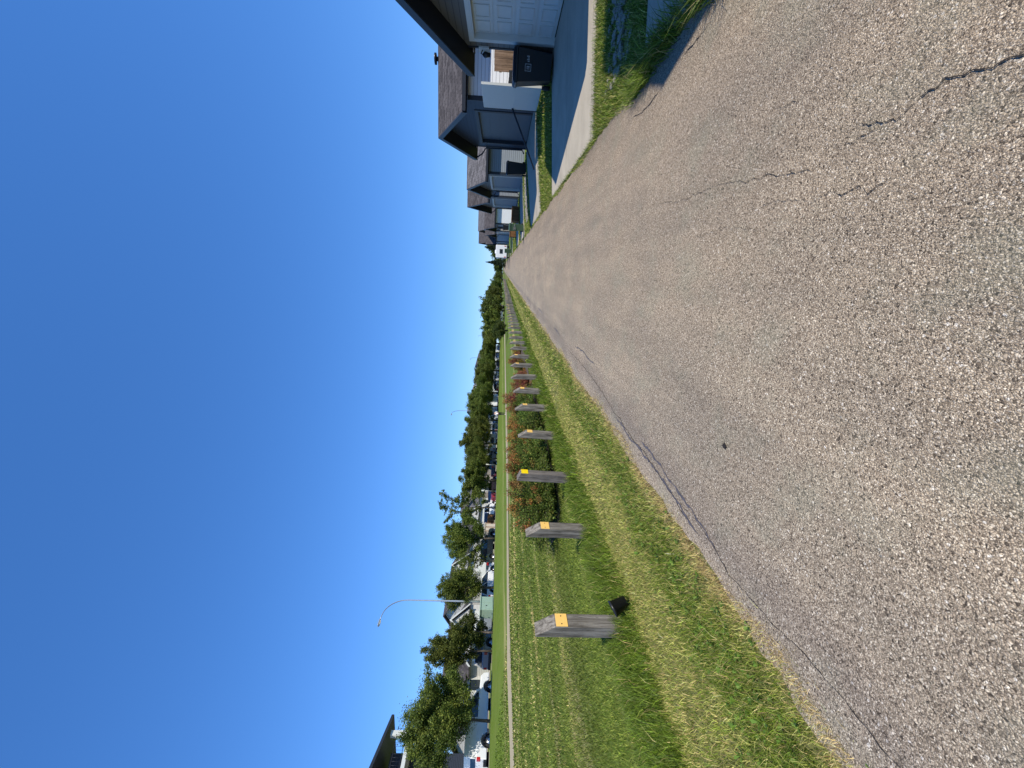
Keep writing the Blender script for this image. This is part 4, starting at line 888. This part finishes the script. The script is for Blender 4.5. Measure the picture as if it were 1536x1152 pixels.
# ------------------------------------------------ houses across the street
def street_house(y0, y1, ridge, wall, roof, label, X=-46, gable=None, eave=None, two=False):
    cy = (y0+y1)/2; d = y1-y0; eave = eave or (4.1 if ridge > 6.5 else 3.6)
    e = empty('street_house', (X, cy, 0), 0, label, 'house', 'houses across the street'); bz = .9; w = 10.
    MB().box(-w, 0, -d/2, d/2, bz-.4, eave).build('wall', M[wall], e)
    r_ = MB(); ov = .5; r_.prism([(-w-ov, eave-.05), (-w/2, ridge-.15), (ov, eave-.05), (ov, eave+.1), (-w/2, ridge), (-w-ov, eave+.1)], 'y', -d/2-ov, d/2+ov); rf = r_.build('roof', M[roof], e)
    g_ = MB(); g_.prism([(-w, eave+.003), (0, eave+.003), (-w/2, ridge-.17)], 'y', -d/2+.01, d/2-.01); g_.build('gable', M[wall], e)
    # projecting front gable
    for (gy, gw, gr) in (gable or []):
        g_ = MB(); g_.box(.003, 1.8, gy-gw/2, gy+gw/2, bz-.4, eave-.2); g_.prism([(gy-gw/2, eave-.197), (gy+gw/2, eave-.197), (gy, gr-.1)], 'x', .55, 1.8); g_.build('front_gable', M[wall], e)
        q = MB()
        for sg in (-1, 1): q.prism([(gy, gr), (gy+sg*(gw/2+.45), eave-.3), (gy+sg*(gw/2+.45), eave-.42), (gy, gr-.14)], 'x', -2.5, 2.15)
        q.build('gable_roof', M[roof], rf)
        q = MB()
        for sg in (-1, 1): q.prism([(gy, gr+.02), (gy+sg*(gw/2+.48), eave-.3), (gy+sg*(gw/2+.48), eave-.5), (gy, gr-.22)], 'x', 2.152, 2.2)
        q.build('rake_board', M['white_paint'], rf)
        q = MB(); q.box(1.802, 1.9, gy-gw/2+.35, gy+gw/2-.35, bz+.05, bz+2.3); q.build('garage_door', M['white_paint'], e)
        q = MB(); q.box(1.802, 2.3, gy-gw/2-.2, gy+gw/2+.2, eave-.5, eave-.3); q.build('band', M['dark_trim'], e)
    for k, wy in enumerate(np.linspace(-d/2+1.4, d/2-1.4, 3)):
        if any(abs(wy-gy) < gw/2+.7 for gy, gw, _ in (gable or [])): continue
        fr = MB().box(0, .05, wy-.7, wy+.7, bz+.9, bz+2.3).build('window', M['white_paint'], e); MB().box(.051, .06, wy-.6, wy+.6, bz+1.0, bz+2.2).build('pane', M['glass'], fr)
    return e
street_house(31, 36.6, 6.0, 'pale_siding', 'shingle', 'pale house with brown roof showing between the two leftmost trees', gable=[(1.2, 3.2, 4.9)])
street_house(36.9, 43.4, 6.9, 'pale_siding', 'shingle', 'white house with brown gable left of the nearest street lamp', gable=[(-1.2, 4.2, 6.2)])
street_house(46.4, 56.2, 8.1, 'pale_siding', 'shingle', 'white house with brown gable right of the nearest street lamp', gable=[(-2.8, 4.2, 7.2)], eave=5.0)
street_house(59, 70, 7.5, 'pale_siding', 'shingle2', 'white house with long grey roof behind the tall sparse tree', gable=[(-3, 4.5, 5.9)])
street_house(72, 85, 8.2, 'beige_siding', 'shingle2', 'beige house with grey roof behind the spiky trees', gable=[(3, 5, 6.5)])
street_house(87, 106, 8.8, 'pale_siding', 'shingle2', 'pale house roof just above the trees by the second street lamp', gable=[(0, 5, 6.5)])
street_house(108, 128, 9.6, 'grey2_siding', 'shingle', 'grey house hidden behind the dark street trees', gable=[(0, 5, 6.5)])
street_house(132, 165, 12.0, 'grey2_siding', 'shingle2', 'tall dark house with pale gable window above the wide dark trees', gable=[(-8, 7, 10.5)], eave=7.5)
street_house(170, 198, 12.2, 'grey2_siding', 'shingle2', 'far tall house to the left of the third lamp', gable=[(5, 8, 10.5)], eave=8)
street_house(200, 232, 13.6, 'grey2_siding', 'shingle', 'farthest tall house with stepped roof above the street trees', gable=[(-8, 8, 11.5)], eave=9)
# tall dark house with a raised deck at the photo's left edge
e = empty('deck_house', (-41, 21.5, 0), 0, 'dark two storey house with a roofed white balcony above the largest tree', 'house', 'houses across the street')
MB().box(-11, 0, -9, 1.6, .5, 9.25).build('wall', M['slate_siding'], e)
r_ = MB(); r_.prism([(-11, 9.3), (-4.2, 10.75), (3.1, 9.3), (3.1, 9.52), (-4.2, 11.0), (-11, 9.52)], 'x', -12, 2.4); r_.build('roof', M['dark_trim'], e)
MB().box(.003, 2.2, -8.9, 2.5, 7.55, 7.85).build('balcony_floor', M['white_paint'], e)
MB().box(-3, -.001, 1.603, 2.5, 7.55, 7.85).build('side_floor', M['white_paint'], e)
for yy in (-5.5, -2.0, 1.9): MB().box(1.7, 2.05, yy-.2, yy+.2, 7.852, 9.29).build('column', M['white_paint'], e)
rl = MB(); rl.tube([(2.0, -8.0, 8.75), (2.0, 2.4, 8.75)], .035, 6); rl.tube([(2.0, -8.0, 8.0), (2.0, 2.4, 8.0)], .03, 6)
for k in range(40): rl.tube([(2.0, -7.9+k*.26, 8.0), (2.0, -7.9+k*.26, 8.75)], .012, 4)
rl.build('railing', M['dark_trim'], e)
for yy in (-3, 2.1): MB().box(1.7, 2.0, yy-.15, yy+.15, .5, 7.54).build('support_post', M['slate_siding'], e)
for (yy, zz) in ((-1.3, 8.3), (-4.5, 8.3), (-.9, 6.0), (-4.5, 6.0)):
    fr = MB().box(.001, .06, yy-.7, yy+.7, zz-.75, zz+.75).build('window', M['white_paint'], e); MB().box(.061, .07, yy-.62, yy+.62, zz-.67, zz+.67).build('pane', M['glass'], fr)

# ------------------------------------------------ person walking on the path
def skinned(name, pts_, edges, rad, mat, parent, sub=2):
    me = bpy.data.meshes.new(name); me.from_pydata(pts_, edges, []); me.materials.append(mat); o = bpy.data.objects.new(name, me); COL.objects.link(o)
    m = o.modifiers.new('skin', 'SKIN'); 
    if not me.skin_vertices: 
        bm = bmesh.new(); bm.from_mesh(me); bm.verts.layers.skin.verify(); bm.to_mesh(me); bm.free()
    for i, v in enumerate(me.skin_vertices[0].data):
        r_ = rad[i]; v.radius = r_ if hasattr(r_, '__len__') else (r_, r_); v.use_root = (i == 0)
    s = o.modifiers.new('sub', 'SUBSURF'); s.levels = sub; s.render_levels = sub; m.use_smooth_shade = True; o.parent = parent; return o
px_, py2 = -18.2, 47.0
pe = empty('person', (px_, py2, gz(px_, py2)+.02), R(25), 'person in white top and black leggings walking on the field path', 'person')
J = [(0, 0, .92), (0, 0, 1.1), (0, .01, 1.3), (0, .01, 1.42), (0, .02, 1.5), (0, .03, 1.6), (0, .03, 1.68),
     (.16, .01, 1.38), (.21, -.04, 1.13), (.17, .12, .98), (.15, .18, .93), (-.16, .01, 1.38), (-.21, -.05, 1.13), (-.19, .10, .95), (-.18, .16, .91),
     (.09, 0, .88), (.10, .16, .48), (.10, .12, .09), (.10, .27, .04), (-.09, 0, .88), (-.10, -.05, .48), (-.10, -.30, .14), (-.10, -.2, .03)]
E_ = [(0, 1), (1, 2), (2, 3), (3, 4), (4, 5), (5, 6), (3, 7), (7, 8), (8, 9), (9, 10), (3, 11), (11, 12), (12, 13), (13, 14), (0, 15), (15, 16), (16, 17), (17, 18), (0, 19), (19, 20), (20, 21), (21, 22)]
RD = [(.15, .11), (.13, .1), (.15, .1), (.1, .08), .05, .09, .075, .055, .042, .03, .035, .055, .042, .03, .035, .09, .06, .04, .035, .09, .06, .04, .035]
skinned('body', J, E_, RD, M['skin'], pe)
M['top_white'] = plain('white_cloth', (.78, .78, .76), .8, var=.05); M['leg_black'] = plain('black_cloth', (.015, .015, .018), .8)
skinned('shirt', [J[0], J[1], J[2], J[3], J[7], J[8], J[11], J[12], (.2, .0, 1.08), (-.2, 0, 1.08)], [(0, 1), (1, 2), (2, 3), (3, 4), (4, 5), (3, 6), (6, 7)][:7]+[(5, 8), (7, 9)], [(.15, .12), (.13, .11), (.14, .10), (.08, .07), .06, .05, .06, .05, .05, .05], M['top_white'], pe)
skinned('leggings', [J[0], J[15], J[16], J[17], J[19], J[20], J[21]], [(0, 1), (1, 2), (2, 3), (0, 4), (4, 5), (5, 6)], [(.16, .13), .105, .07, .05, .105, .07, .05], M['leg_black'], pe)
for (p, q) in ((J[17], J[18]), (J[21], J[22])): skinned('shoe', [(p[0], p[1]-.03, q[2]+.02), (q[0], q[1], q[2]+.01)], [(0, 1)], [.055, .045], M['top_white'], pe, 1)
hm = MB(); n = 14
hair = skinned('hair', [(0, 0, 1.67), (0, -.05, 1.6), (0, -.07, 1.5)], [(0, 1), (1, 2)], [.095, .075, .04], M['leg_black'], pe, 1)

print('objects', len(bpy.data.objects))
